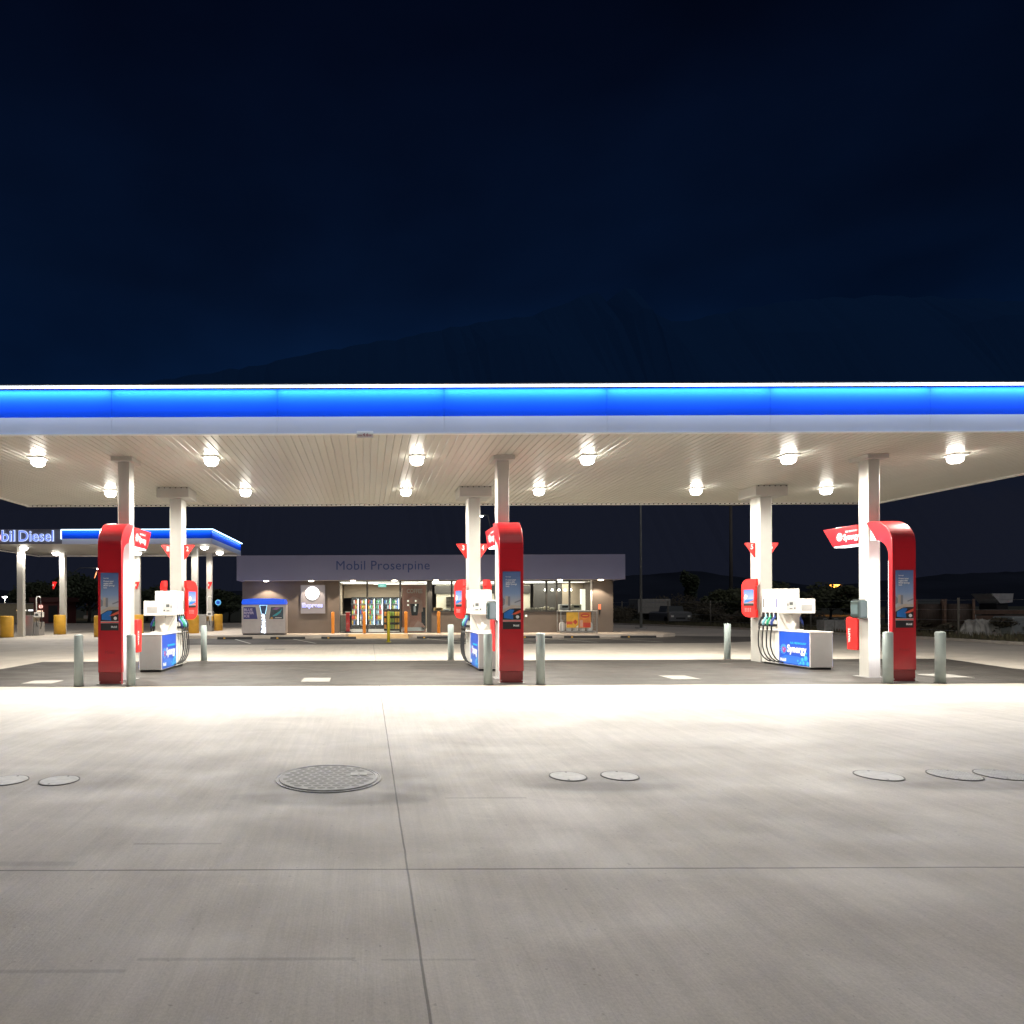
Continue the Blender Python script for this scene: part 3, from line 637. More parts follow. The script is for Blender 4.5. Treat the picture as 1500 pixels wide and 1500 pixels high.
# manhole covers on the forecourt
M_iron = mat('worn cast iron', (.27, .26, .245), .6, .2, var=.3, scale=14); M_irond = mat('iron recess', (.15, .142, .13), .7, var=.3, scale=20)
M_lid = mat('pale painted lid', (.42, .405, .375), .6, var=.2, scale=16)
cl = ['large round cast iron manhole cover with hexagon pattern', 'small round white lid left of the close pair, right of the large manhole', 'small round white lid right of the close pair, right of the large manhole', 'small round white lid at the far left, fully in view', 'small round white lid cut by the left edge of the photo', 'small round plain lid at the right, left of the ribbed lids', 'small round ribbed lid at the right, left one of two', 'small round ribbed lid at the far right edge']
for (kd, x, y, r), lb in zip(covers, cl):
    c = thing('manhole_cover', lb, 'manhole cover', (x, y, .0045), group=None if kd == 'big' else 'small fuel tank lids in the concrete')
    if kd == 'big':
        b = MB(); b.lathe([(r, 0), (r, .007), (r - .012, .008), (r - .014, .004)], 72, smooth=False); b.build('rim', M_iron, c)
        b = MB(); b.lathe([(r - .03, .001), (r - .03, .010), (.01, .0105)], 72, smooth=False); b.build('lid', mat('cover iron', (.34, .325, .30), .65, var=.25, scale=14), c)
        b = MB()
        st = .080
        for iy in range(-9, 10):
            for ix in range(-9, 10):
                hx, hy = (ix + .5 * (iy % 2)) * st, iy * st * .87
                if math.hypot(hx, hy) > r - .075: continue
                if .18 < hx < .36 and .02 < hy < .16: continue
                hexo = [(hx + .037 * math.cos(a), hy + .037 * math.sin(a)) for a in (math.pi / 6 + k * math.pi / 3 for k in range(6))]
                b.b.faces.new([b.b.verts.new((*p_, .0109)) for p_ in hexo])
        b.build('hexagon_pattern', mat('dark cell iron', (.185, .175, .16), .7, var=.3, scale=14), c); b = MB()
        b.lathe([(r - .03, .0106), (r - .034, .0142), (r - .05, .0142), (r - .052, .0106)], 72, smooth=False, caps=False)
        b.build('inner_ring', M_iron, c)
        b = MB(); b.box(.19, .255, .04, .12, .0108, .016, .002); b.box(.272, .335, .045, .125, .0108, .016, .002); b.build('label_plate', M_lid, c)
    else:
        b = MB(); b.lathe([(r + .007, 0), (r + .007, .006), (r - .001, .0068), (r - .002, .002)], 40, smooth=False); b.build('rim', M_irond, c)
        b = MB(); b.lathe([(r - .004, .002), (r - .005, .0072), (.01, .0074)], 40, smooth=False); b.build('lid', M_lid, c)
        b = MB(); b.cyl((-.03, -r * .8, .0076), (-.03, -r * .8, .009), .010, n=10); b.build('key_hole', M_irond, c); b = MB(); b.cyl((.02, r * .8, .0076), (.02, r * .8, .009), .010, n=10); b.build('key_hole', M_irond, c)
        if kd == 'r':
            b = MB()
            for q in range(-7, 8):
                hw = math.sqrt(max(0, (r * .93) ** 2 - (q * r * .125) ** 2))
                b.box(q * r * .125 - .004, q * r * .125 + .004, -hw, hw, .0076, .009)
            b.build('rib', M_iron, c)
            c.rotation_euler.z = R(-18)

# ================================================================ SHOP
shop = thing('service_station_shop', 'low brown shop with wide lilac grey fascia and lit glazed front behind the pumps', 'shop', (3.05, SW, 0.15))
def SP(mb, name, m, parent=shop):       # world coordinates in, shop-local out
    o = mb.build(name, m, parent)
    for v in o.data.vertices: v.co -= Vector((3.05, SW, 0.15))
    return o
def sx_(px, D=SW): return PX(px, D)
WB, WT = 0.15, 2.72
xg0, xp0, xp1, xw1 = sx_(497), sx_(627), sx_(632), sx_(868)
# walls
b = MB(); b.box(SX0 - .0, xg0, SW, SW + .2, WB, WT); b.box(xw1, 12.10, SW, SW + .2, WB, WT); b.box(xp1, xw1, SW, SW + .2, WB, 1.19)
b.box(SX0, SX0 + .2, SW + .2, 41, WB, WT); b.box(11.9, 12.1, SW + .2, 41, WB, WT); b.box(SX0 + .2, 11.9, 40.8, 41, WB, WT)
SP(b, 'wall', M_wall)
b = MB(); b.box(-6.15, 12.16, SF, SF + .12, 2.70, 3.88); b.box(-6.15, -6.03, SF + .12, 41.1, 2.70, 3.88); b.box(12.04, 12.16, SF + .121, 41.1, 2.70, 3.88); b.box(-6.03, 12.04, 40.98, 41.1, 2.70, 3.88)
SP(b, 'fascia', M_shopf)
b = MB(); b.box(-6.03, 12.04, SF + .12, 40.98, 3.3, 3.4); SP(b, 'roof', M_roofm)
b = MB(); b.box(-6.0, 12.03, SF + .125, SW - .003, 2.722, 2.76); SP(b, 'eave_soffit', mat('eave lining', (.62, .58, .52), .6, var=.05))
tx = text('lettering', 'Mobil Proserpine', M_navy, shop, (sx_(493, SF) - 3.05, SF - SW - .016, PZ(838.8, SF) - .15), 136.5 * SF / F, 17.2 * SF / F, depth=.015, bold=0.0, kern=1.05)
# glazing: frames with a pane each
M_gl = glass_mat()
def window(x0, x1, z0, z1, fr=.05, nm='window'):
    b = MB(); b.box(x0, x0 + fr, SW + .04, SW + .12, z0, z1); b.box(x1 - fr, x1, SW + .04, SW + .12, z0, z1); b.box(x0 + fr, x1 - fr, SW + .04, SW + .12, z0, z0 + fr); b.box(x0 + fr, x1 - fr, SW + .04, SW + .12, z1 - fr, z1)
    f = SP(b, nm, M_dark); b = MB(); b.box(x0 + fr, x1 - fr, SW + .075, SW + .085, z0 + fr, z1 - fr); SP(b, 'pane', M_gl, f).location = (0, 0, 0); return f
xs = [sx_(v) for v in (497.3, 538, 586.5, 627)]
for a, c, nm in zip(xs, xs[1:], ('window', 'door', 'window')): window(a + .002, c - .002, WB + .002, WT - .002, .045, nm)
b = MB(); b.box(xp0 + .003, xp1 - .003, SW + .01, SW + .15, WB, WT - .002); SP(b, 'door_post', M_dark)
ws = [sx_(v) for v in (632, 662, 690, 726, 765, 801, 816, 835, 868)]
for a, c in zip(ws, ws[1:]): window(a + .002, c - .002, 1.195, WT - .002, .04)
b = MB(); b.box(xp1, xw1, SW - .05, SW + .1, 1.165, 1.194); SP(b, 'sill', M_dark)
b = MB(); b.box(xw1 - .10, xw1 - .02, SW - .012, SW + .035, 1.2, WT - .004); SP(b, 'downpipe', mat('white frame', (.7, .68, .64), .4))
# inside: floor, ceiling with panels, partitions
b = MB(); b.box(SX0 + .2, 11.9, SW + .2, 40.8, .151, .16); SP(b, 'shop_floor', mat('tile floor', (.30, .28, .26), .35, var=.1))
b = MB(); b.box(SX0 + .2, 11.9, SW + .2, 40.8, 2.70, 2.719); SP(b, 'ceiling', mat('ceiling board', (.72, .70, .66), .7, var=.03))
b = MB(); b.box(sx_(497) - .2, sx_(497) - .05, SW + .2, 40.8, .16, 2.7); b.box(sx_(632) + .05, sx_(632) + .2, SW + 2.0, SW + 2.9, .16, 2.7)
b.box(xg0, sx_(640), 38.6, 38.75, 1.95, 2.698); b.box(10.76, 11.89, 36.5, 36.6, .16, 2.69); b.box(sx_(590, 38), 3.75, 38.4, 38.55, .16, 2.69)
SP(b, 'partition', mat('brown interior lining', (.36, .295, .22), .6, var=.05, scale=1, stretch=(1, 1, 5)))
b = MB(); b.box(3.9, 9.2, 37.4, 37.5, .16, 2.698); SP(b, 'rear_partition', mat('cream interior wall', (.62, .58, .46), .6, var=.04))
b = MB(); b.box(9.21, 10.75, 36.6, 36.7, .16, 2.698); b.box(3.8, 9.2, 37.3, 37.39, 2.15, 2.6); b.box(5.5, 6.3, 37.3, 37.385, 1.2, 1.9); SP(b, 'dark_cabinetry', mat('dark cabinetry', (.05, .045, .04), .5))
pan = emis('shop ceiling panel', (1.0, .95, .84), 3.2)
for (px_, yy, wdt) in ((512, 33.4, 1.3), (565, 33.3, 3.2), (645, 33.4, 2.2), (750, 33.4, 3), (600, 37.0, 4.0), (530, 35.5, 2), (690, 37.0, 3), (520, 34.4, 2.3), (575, 35.6, 2.5), (610, 34.2, 1.2), (655, 34.5, 2.4), (655, 36, 2.4), (770, 34.6, 1.5), (790, 35.7, 1.5), (808, 34.2, 1.1), (835, 34.8, 1.5), (720, 34.8, 1.6)):
    b = MB(); x = PX(px_, yy); b.box(x - wdt / 2, x + wdt / 2, yy - .16, yy + .16, 2.685, 2.699); SP(b, 'ceiling_panel_light', pan)
for xx, pw in ((0.6, 260), (5.2, 190), (9.6, 220)):
    area('shop_lamp', (xx - 3.05, 3.2, 2.5), (0, 0, 0), 3.2, 3.0, pw, (1, .92, .78), shop)
for q, px_ in enumerate((799, 809, 819, 828, 836)):
    x = PX(px_, 36.3); b = MB(); b.lathe([(.07, 0), (.05, .10), (.02, .12)], 12, (x, 36.3, PZ(866.5, 36.3))); SP(b, 'pendant_lamp', emis('pendant glow', (1, .95, .8), 9))
b = MB(); b.box(PX(851.5, 35.5), PX(857.5, 35.5), 35.5, 35.7, .9, PZ(864, 35.5)); SP(b, 'lit_panel', emis('cream lit panel', (1, .93, .72), 1.0))
# eave downlights
for k, px_ in enumerate((390, 456, 517, 578, 639, 700, 761, 820.5, 880)):
    x = PX(px_, 31.95); b = MB(); b.lathe([(.11, -.012), (.12, -.03), (.09, -.045), (.02, -.05)], 18, (x, 31.95, 2.722)); dl = SP(b, 'downlight', emis('eave lamp glow', (1, .86, .66), 22))
    spot('lamp', (x - 3.05, 32.1 - SW, 2.60 - .15), 210, 114, .22, .05, (1, .82, .60), dl)
# illuminated square sign on the brown wall
sg = thing('wall_sign', 'square light box with glowing white disc and blue script on the brown shop wall', 'illuminated sign', (sx_(458.5), SW, PZ(898.5, SW)))
b = MB(); b.box(-.60, .60, -.09, -.0, 0, 1.40, .01); b.build('panel', mat('pale sign panel', (.18, .17, .19), .5, var=.03, emit=(.9, .85, .9), es=.08), sg)
b = MB(); b.cyl((-.02, -.13, 1.0), (-.02, -.091, 1.0), .34, n=36); b.build('disc', emis('glowing disc', (.98, .97, 1.0), 1.35), sg)
text('lettering', 'Express', emis('script halo', (.22, .30, 1.0), 1.0), sg, (-.53, -.094, .23), 1.02, .30, depth=.01, bold=.05)
text('lettering', 'Express', emis('blue script', (.08, .14, .9), 1.0), sg, (-.52, -.106, .24), 1.0, .28, depth=.01, bold=.0)
# exit sign and poster and hose reel
e = thing('exit_sign', 'small green lit exit sign above the shop door', 'exit sign', (PX(560, 33.1), 33.1, 2.42))
b = MB(); b.box(-.2, .2, -.02, .03, 0, .16, .005); b.build('case', emis('exit green', (.12, .75, .62), .9), e); text('lettering', 'EXIT', emis('exit white', (.9, 1, .95), 1.2), e, (-.11, -.0225, .04), .22, .08)
ps = thing('coffee_poster', 'tall brown coffee poster filling the glass right of the shop door', 'poster', (sx_(606.5, SW + .15), SW + .14, .20))
M_pb = mat('poster brown print', (.60, .27, .19), .4, var=.5, scale=1.2)
b = MB(); b.box(-.58, .58, 0, .012, 0, 2.28); b.build('sheet', M_pb, ps)
def pp(m, pts, d=.002, k=-.002): return decal('picture', m, ps, (0, k, 0), pts, depth=d)
M_skin = mat('poster hand print', (.60, .36, .28), .5, var=.2)
pp(M_print, rect(-.55, .04, .50, .22)); pp(M_blk, rect(.36, .1, .57, 1.2)); pp(M_skin, [(-.05, .22), (.18, .55), (.42, .42), (.56, .22)], k=-.004)
pp(M_skin, [(-.30, 1.6), (-.05, 1.75), (.40, 1.55), (.44, 1.0), (.1, .85), (-.2, 1.0)], k=-.003)
pp(M_blk, [(-.20, 1.38), (.24, 1.38), (.17, .80), (-.12, .80)], .003, -.006)
text('lettering', '1', M_print, ps, (-.02, -.0115, .98), .10, .28, bold=.04); text('lettering', 'COFFEE', mat('cream print', (.72, .60, .48), .5), ps, (-.36, -.009, 1.90), .78, .22, bold=.03); 
for q in range(4): decal('picture', emis('poster lamp', (1, .9, .75), 1.3), ps, (0, -.009, 0), circ(-.30 + q % 2 * .38, 1.52 - q // 2 * .2, .045, 10))
fe = thing('fire_hose_box', 'small red lit alarm box with black handle on the right brown wall', 'alarm box', (sx_(878), SW, 1.02))
b = MB(); b.box(-.06, .06, -.05, -.001, .25, .50, .01); b.build('case', mat('alarm red', (.75, .16, .08), .4, emit=(1, .25, .1), es=.5), fe); b = MB(); b.box(-.03, .03, -.04, -.001, 0, .24); b.build('handle', M_black, fe)
kp = thing('door_keypad', 'tiny white keypad on the brown wall right of the middle totem', 'keypad', (sx_(770.5), SW, .86))
b = MB(); b.box(-.05, .05, -.03, -.001, .06, .16); b.build('plate', mat('lit white plate', (.8, .8, .75), .4, emit=(1, .95, .85), es=.5), kp); b = MB(); b.box(-.04, .04, -.012, -.001, -.2, .0); b.build('box', M_wall, kp)
# fridges with bottles
bot = []
cols = [(.75, .75, .72), (.65, .10, .06), (.08, .18, .55), (.55, .60, .10), (.10, .40, .15), (.80, .50, .08), (.04, .04, .05), (.35, .60, .70)]
cnm = ['white', 'red', 'blue', 'lime', 'green', 'orange', 'black', 'pale blue']
bm_mesh = []
for c_, n_ in zip(cols, cnm):
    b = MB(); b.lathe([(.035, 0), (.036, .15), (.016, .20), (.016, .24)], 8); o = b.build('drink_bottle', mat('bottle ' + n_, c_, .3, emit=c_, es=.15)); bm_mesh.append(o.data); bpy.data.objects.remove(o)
ordn = ['first', 'second', 'third', 'fourth', 'fifth', 'sixth']
M_fr = mat('fridge frame', (.02, .02, .022), .4)
fw = (PX(585.5, 38) - PX(514.5, 38)) / 6
for k in range(6):
    x = PX(514.5, 38) + fw * k
    f = thing('drinks_fridge', f'glass door drinks fridge, {ordn[k]} from the left inside the shop', 'fridge', (x, 38.0, .161), group='drinks fridges along the shop wall')
    b = MB(); b.box(.003, fw - .003, .5, .55, 0, 1.80); b.box(.003, .02, .05, .5, 0, 1.8); b.box(fw - .02, fw - .003, .05, .5, 0, 1.8); b.box(.02, fw - .02, .05, .5, 1.76, 1.8); b.box(.02, fw - .02, .05, .5, 0, .2); b.build('cabinet', mat('fridge lining', (.7, .72, .75), .5), f)
    b = MB(); b.box(.003, .04, 0, .045, .0, 1.82); b.box(fw - .04, fw - .003, 0, .045, 0, 1.82); b.box(.041, fw - .041, 0, .045, 1.76, 1.82); b.box(.041, fw - .041, 0, .045, 0, .2); b.build('door_frame', M_fr, f)
    b = MB(); b.box(fw - .075, fw - .05, .06, .075, .25, 1.72); b.build('light_strip', emis('fridge tube', (.80, .93, 1.0), 7), f)
    for s_ in range(5):
        z = .24 + s_ * .30; b = MB(); b.box(.025, fw - .025, .1, .48, z - .012, z); b.build('shelf', M_pale, f)
        for q in range(4):
            ci = random.randrange(8); o = bpy.data.objects.new('drink_bottle', bm_mesh[ci]); COL.objects.link(o); o.location = (x + .075 + q * (fw - .19) / 3, 38.0 + .16, .161 + z + .001)
            tag(o, f'small {cnm[ci]} drink bottle on a shelf of the {ordn[k]} fridge from the left', 'bottle', 'drink bottles in the fridges')
# snack gondola
gn = thing('snack_rack', 'low rack of yellow snack packets inside the shop door', 'shelf rack', (PX(574, 35.2), 35.2, .161))
b = MB(); b.box(-.42, .42, .25, .28, 0, 1.15)
for z in (.08, .42, .76): b.box(-.42, .42, -.15, .25, z, z + .02)
b.build('frame', M_dark, gn)
for z in (.10, .44, .78):
    for q in range(6):
        o = MB().box(-.055, .055, -.03, .03, 0, .22, .012).build('snack_packet', mat(('yellow packet', 'orange packet', 'green packet')[(q // 2 + int(z * 10)) % 3], ((.75, .50, .05), (.75, .28, .04), (.30, .45, .08))[(q // 2 + int(z * 10)) % 3], .4))
        o.location = (gn.location.x - .35 + q * .14, 35.2, .161 + z + .001); tag(o, f'snack packet on the {("bottom", "middle", "top")[int((z - .1) / .34 + .5)]} shelf of the rack inside the door', 'snack packet', 'snack packets on the rack')
st = thing('display_stand', 'narrow red display stand behind the left shop window', 'display stand', (PX(509.5, 33.8), 33.8, .161)); b = MB(); b.box(-.10, .10, -.08, .08, .03, 1.0, .01); b.build('body', M_redb, st); b = MB(); b.box(-.16, .16, -.14, .14, 0, .03); b.build('base', M_black, st); b = MB(); b.box(-.13, .13, -.10, .10, 1.001, 1.03); b.build('top', M_white, st)
tb = thing('side_table', 'small pale counter behind the left shop window', 'counter', (PX(502, 34.6), 34.6, .161)); b = MB(); b.box(-.4, .4, -.3, .3, .84, .88); b.build('top', M_white, tb); b = MB(); b.box(-.36, .36, -.26, .26, 0, .839); b.build('body', mat('grey green laminate', (.18, .22, .20), .5), tb)
# counter things behind the long window
M_stn = mat('counter top stone', (.10, .09, .08), .3)
ct = thing('service_counter', 'long dark service counter behind the shop windows', 'counter', (PX(745, 33.6), 33.6, .161)); b = MB(); b.box(-4.0, 4.2, -.35, .35, 0, .96); b.build('body', M_dark, ct); b = MB(); b.box(-4.05, 4.25, -.4, .4, .961, 1.0); b.build('top', M_stn, ct)
def machine(px_, y, w_, h_, m, nm, lb, cat):
    t = thing(nm, lb, cat, (PX(px_, y), y, 1.162)); b = MB(); b.box(-w_ / 2, w_ / 2, -.2, .2, .03, h_, .02); b.build('body', m, t)
    b = MB(); b.box(-w_ * .3, w_ * .3, -.206, -.201, h_ * .55, h_ * .82); b.build('panel', M_black, t); b = MB(); b.box(-w_ * .4, w_ * .4, -.18, .18, 0, .03); b.build('foot', M_black, t); b = MB(); b.cyl((w_ * .2, -.24, h_ * .3), (w_ * .2, -.2, h_ * .3), .02); b.build('knob', M_steel, t); return t
machine(642, 33.6, .42, .22, mat('tan basket', (.55, .36, .15), .8, var=.4, scale=20), 'bread_basket', 'tan basket at the left end of the counter', 'basket')
machine(654, 33.5, .30, .14, M_white, 'cash_register', 'white cash register on the counter left of the middle column', 'cash register')
machine(843, 33.5, .48, .36, mat('cream machine', (.75, .68, .50), .4), 'coffee_machine', 'cream coffee machine behind the window above the gas cage', 'coffee machine')
machine(826, 33.6, .50, .36, M_steel, 'coffee_grinder', 'dark steel coffee grinder left of the cream coffee machine', 'coffee grinder')
machine(672, 33.5, .24, .15, M_pale, 'card_terminal', 'pale card terminal on the counter beside the middle pump', 'card terminal')
rnd = random.Random(3)
pk = MB()
for q in range(26):
    a = rnd.uniform(-.75, .75); zz = rnd.uniform(.03, .28 - abs(a) * .25); pk.box(a - .09, a + .09, rnd.uniform(-.15, -.05), rnd.uniform(.05, .15), max(.0, zz - .05), zz + .05, .02, Matrix.Rotation(rnd.uniform(-.5, .5), 3, 'Y'))
o = pk.build('pastry_heap', mat('pastry wrap', (.45, .40, .30), .5, var=.4, scale=20)); o.location = (PX(792, 33.6), 33.6, 1.18); tag(o, 'heap of pale wrapped food along the counter right of the middle totem', 'food', kind='stuff')
sh = thing('wall_shelf', 'dark shelf unit on the cream wall behind the counter', 'shelf', (PX(664, 37.3), 37.28, 1.35)); b = MB(); b.box(-.4, .4, -.02, .02, 0, .62)
for z in (0, .2, .4, .6): b.box(-.4, .4, -.2, -.02, z, z + .02)
b.build('frame', mat('bronze shelf', (.10, .085, .07), .5), sh)

# orange bollards before the shop, yellow post in the ramp
ob = thing('shop_bollard', 'x', 'bollard', group='orange bollards along the shop front')
b = MB(); b.lathe([(.078, 0), (.078, 1.02), (.06, 1.05), (.01, 1.06)], 20); b.build('post', M_orange, ob); b = MB(); b.lathe([(.10, 0), (.10, .01)], 20); b.build('base_ring', M_metal, ob)
for q, (px_, lb) in enumerate(((487.5, 'orange bollard in front of the brown wall, leftmost of four'), (533.5, 'orange bollard left of the shop door'), (594.5, 'orange bollard right of the shop door, before the coffee poster'), (642.5, 'orange bollard under the counter window, rightmost of four'))):
    loc = (PX(px_, 31.9), 31.9, .151)
    if q == 0: ob.location = loc; ob['label'] = lb
    else: dup(ob, loc, lb)
yb = thing('yellow_post', 'single olive yellow post standing on the lane before the shop ramp', 'bollard', (PX(569, 27.0), 27.0, .013))
b = MB(); b.lathe([(.062, 0), (.062, 1.22), (.05, 1.25), (.01, 1.26)], 20); b.build('post', M_olive, yb); b = MB(); b.box(-.11, .11, -.11, .11, 0, .015); b.build('base_plate', M_olive, yb)
# wheel stops
wsx = [(344, 'leftmost'), (421.5, 'below the ice box'), (496, 'below the left shop window'), (636, 'right of the yellow ramp'), (708, 'behind the middle pump'), (783, 'just right of the middle totem'), (852, 'below the gas cage'), (935, 'below the light pole')]
wst = None
for px_, lb in wsx:
    loc = (PX(px_, 29.75), 29.75, .0125); l_ = 'black rubber wheel stop at the kerb, ' + lb
    if wst is None:
        wst = thing('wheel_stop', l_, 'wheel stop', loc, group='wheel stops along the shop kerb')
        b = MB(); b.prism([(-.08, 0), (.08, 0), (.05, .10), (-.05, .10)], -.78, .78, 'yz'); b.build('block', M_black, wst)
        b = MB(); b.box(-.5, -.42, -.085, -.07, .02, .08); b.build('reflector', M_yel, wst)
    else: dup(wst, loc, l_)
# ice merchandiser
ic_ = thing('ice_merchandiser', 'silver ice freezer with blue roof and glowing ice stream on the footpath', 'ice freezer', (PX(386.5, 31.0), 31.0, .151))
b = MB(); b.box(-1.03, 1.03, -.12, .75, .06, 1.42, .04); b.build('cabinet', mat('silver panel', (.42, .38, .37), .45, .2, var=.08), ic_)
b = MB(); b.box(-.98, .98, -.05, .7, 0, .06); b.build('plinth', M_black, ic_)
b = MB(); b.prism([(-1.0, 1.425), (1.0, 1.425), (1.02, 1.52), (.96, 1.66), (.5, 1.70), (-.5, 1.70), (-.96, 1.66), (-1.02, 1.52)], -.16, .75, 'xz'); b.build('roof', mat('lit blue roof', (.01, .10, .75), .3, emit=(.0, .10, 1.0), es=.55), ic_, bevel=.02)
for sx, sheet_m in ((-1, mat('navy poster print', (.03, .03, .18), .4)), (1, mat('dark teal poster print', (.04, .07, .10), .4, var=.9, scale=3))):
    pts = [(sx * .97, .70), (sx * .97, 1.34), (sx * .32, 1.34), (sx * .22, .70)]
    d = decal('door', mat('door rim', (.45, .42, .40), .4, .3), ic_, (0, -.121, 0), pts, depth=.03)
    pts = [(sx * .93, .74), (sx * .93, 1.30), (sx * .36, 1.30), (sx * .27, .74)]; q = decal('poster', sheet_m, d, (0, -.152, 0), pts, depth=.004)
    if sx < 0: text('lettering', 'BLUE\nRIVER\nICE', mat('lilac print', (.45, .38, .55), .5), q, (-.90, -.157, .82), .46, .42, bold=.03)
    else:
        decal('picture', mat('teal sweep', (.02, .30, .36), .4), q, (0, -.157, 0), [(.40, .86), (.62, .90), (.80, 1.04), (.88, 1.22), (.74, 1.10), (.56, .98)]); decal('picture', mat('purple sweep', (.22, .10, .30), .4), q, (0, -.157, 0), [(.40, 1.2), (.6, 1.28), (.8, 1.27), (.6, 1.16)]); decal('picture', M_print, q, (0, -.157, 0), rect(.55, .79, .85, .81)); decal('picture', M_yel, q, (0, -.157, 0), [(.30, .76), (.46, .76), (.40, .84)])
b = MB(); b.prism([(-.17, 1.40), (.17, 1.40), (.10, .98), (.06, .60), (.13, .10), (-.16, .10), (-.07, .60), (-.10, .98)], -.135, -.121, 'xz'); b.build('chute', mat('navy chute', (.02, .05, .14), .3), ic_)
b = MB(); b.tube([(-.17, -.145, 1.38), (.17, -.145, 1.38), (.09, -.145, .98)], .012, 6); b.tube([(-.17, -.145, 1.38), (-.09, -.145, .98)], .012, 6); b.build('light_trim', emis('cyan trim', (.35, .75, 1.0), 2.0), ic_)
b = MB(); rnd = random.Random(5)
for q in range(70):
    z = .10 + .88 * (q / 70) ** 1.15; hw = .12 - .08 * min(1, z / .6) + (.03 if z > .6 else 0); r_ = rnd.uniform(.018, .035); x = rnd.uniform(-hw, hw)
    b.box(x - r_, x + r_, -.15 - r_ * .5, -.136, z - r_, z + r_, 0, Matrix.Rotation(rnd.uniform(0, 1.5), 3, 'Y'))
b.build('ice_cubes', emis('glowing ice', (.80, .88, 1.0), 1.5), ic_)['kind'] = 'stuff'
# gas cylinder cage
gc = thing('gas_cage', 'wire gas bottle cage with yellow and orange posters under the shop window', 'gas bottle cage', (PX(845, 31.9), 31.9, .151))
b = MB()
for x in (-.86, -.001, .86):
    for y in (-.3, .3): b.box(x - .018, x + .018, y - .018, y + .018, 0, 1.06)
for z in (.05, 1.03):
    for y in (-.3, .3): b.box(-.86, .86, y - .014, y + .014, z - .014, z + .014)
    for x in (-.86, .86): b.box(x - .014, x + .014, -.285, .285, z - .0145, z + .0145)
b.build('frame', M_metal, gc)
b = MB()
for k in range(22): b.box(-.84 + k * .08, -.836 + k * .08, -.312, -.306, .06, 1.02)
for k in range(8): b.box(-.85, .85, -.3155, -.3125, .12 + k * .12, .124 + k * .12)
b.build('mesh_panel', M_metal, gc)['kind'] = 'stuff'
b = MB(); b.box(-.84, .84, -.28, .28, .07, .09); b.build('floor_plate', M_metal, gc); b = MB(); b.box(-.88, .88, -.32, .32, 1.062, 1.08); b.build('cover', M_white, gc)
M_py = mat('yellow poster', (.72, .42, .04), .45, var=.3, scale=3); M_pr = mat('orange poster', (.68, .24, .05), .45, var=.4, scale=3)
q = decal('poster', M_py, gc, (0, -.318, 0), rect(-.60, .26, -.03, 1.0)); decal('picture', mat('deep red print', (.50, .05, .03), .4), q, (0, -.3225, 0), [(-.18, .66), (-.06, .53), (-.18, .40), (-.30, .53)]); decal('picture', M_carr, q, (0, -.3225, 0), rect(-.60, .42, -.31, .56)); decal('picture', M_print, q, (0, -.3225, 0), [(-.16, .28), (-.05, .28), (-.05, .38)])
q = decal('poster', M_pr, gc, (0, -.318, 0), rect(0, .26, .56, 1.0)); decal('picture', MATS['deep red print'], q, (0, -.3225, 0), circ(.29, .84, .21, 20, .11)); decal('picture', M_skin, q, (0, -.3225, 0), rect(.05, .30, .18, .62)); decal('picture', MATS['deep red print'], q, (0, -.3225, 0), rect(.2, .28, .54, .50)); decal('picture', M_py, q, (0, -.3255, 0), rect(.16, .82, .42, .86))
gb = None
for k, x in enumerate((-.72, -.40, -.08, .26, .60)):
    for lv in (0,):
        lb = 'pale gas bottle in the cage, ' + ('first', 'second', 'third', 'fourth', 'fifth')[k] + ' from the left'
        loc = (PX(845, 31.9) + x, 31.9, .242)
        if gb is None:
            gb = thing('gas_bottle', lb, 'gas bottle', loc, group='gas bottles in the cage'); b = MB(); b.lathe([(.10, 0), (.12, .03), (.14, .08), (.14, .34), (.10, .42), (.03, .45)], 16); b.build('cylinder', M_print, gb); b = MB(); b.lathe([(.07, .45), (.07, .54), (.06, .54), (.06, .451)], 12); b.build('collar', M_grey, gb)
        else: dup(gb, loc, lb)

# ================================================================ DIESEL CANOPY (far left)
DX0, DX1, DY0, DY1, DZ, DT = -19.2, -7.4, 31.5, 38.8, 4.47, 5.17
dc = thing('diesel_canopy', 'smaller truck diesel canopy with glowing lettering and blue band at the far left', 'canopy', (-13.3, 35.2, 0))
DO = (-13.3, 35.2, 0)
bx = PX(91, DY0)
b = MB(); b.box(DX0 + .05, DX1 - .05, DY0 + .05, DY1 - .05, DZ + .03, DZ + .06); place(b, 'soffit', mat('grey soffit', (.34, .33, .31), .5), dc, DO)
b = MB(); b.box(DX0 + .05, DX1 - .05, DY0 + .05, DY1 - .05, DZ + .1, DT - .1); place(b, 'roof', M_roofm, dc, DO)
b = MB(); b.box(DX0, bx, DY0 + .008, DY0 + .05, DZ + .02, DT + .02); place(b, 'sign_board', mat('grey sign board', (.16, .16, .20), .5), dc, DO)
b = MB(); b.box(bx + .01, DX1, DY0 + .012, DY0 + .05, DZ + .26, DT - .02); b.box(DX1 - .04, DX1, DY0 + .06, DY1, DZ + .26, DT - .02); b.box(DX0, DX1 - .05, DY1 - .04, DY1, DZ + .26, DT - .02); place(b, 'blue_fascia', M_blue, dc, DO)
b = MB(); b.box(bx + .01, DX1, DY0, DY0 + .05, DZ, DZ + .255); b.box(DX1 - .04, DX1 + .004, DY0 + .06, DY1, DZ, DZ + .255); b.box(DX0, DX1 - .05, DY1 - .04, DY1 + .004, DZ, DZ + .255); place(b, 'lower_fascia', M_fasc, dc, DO)
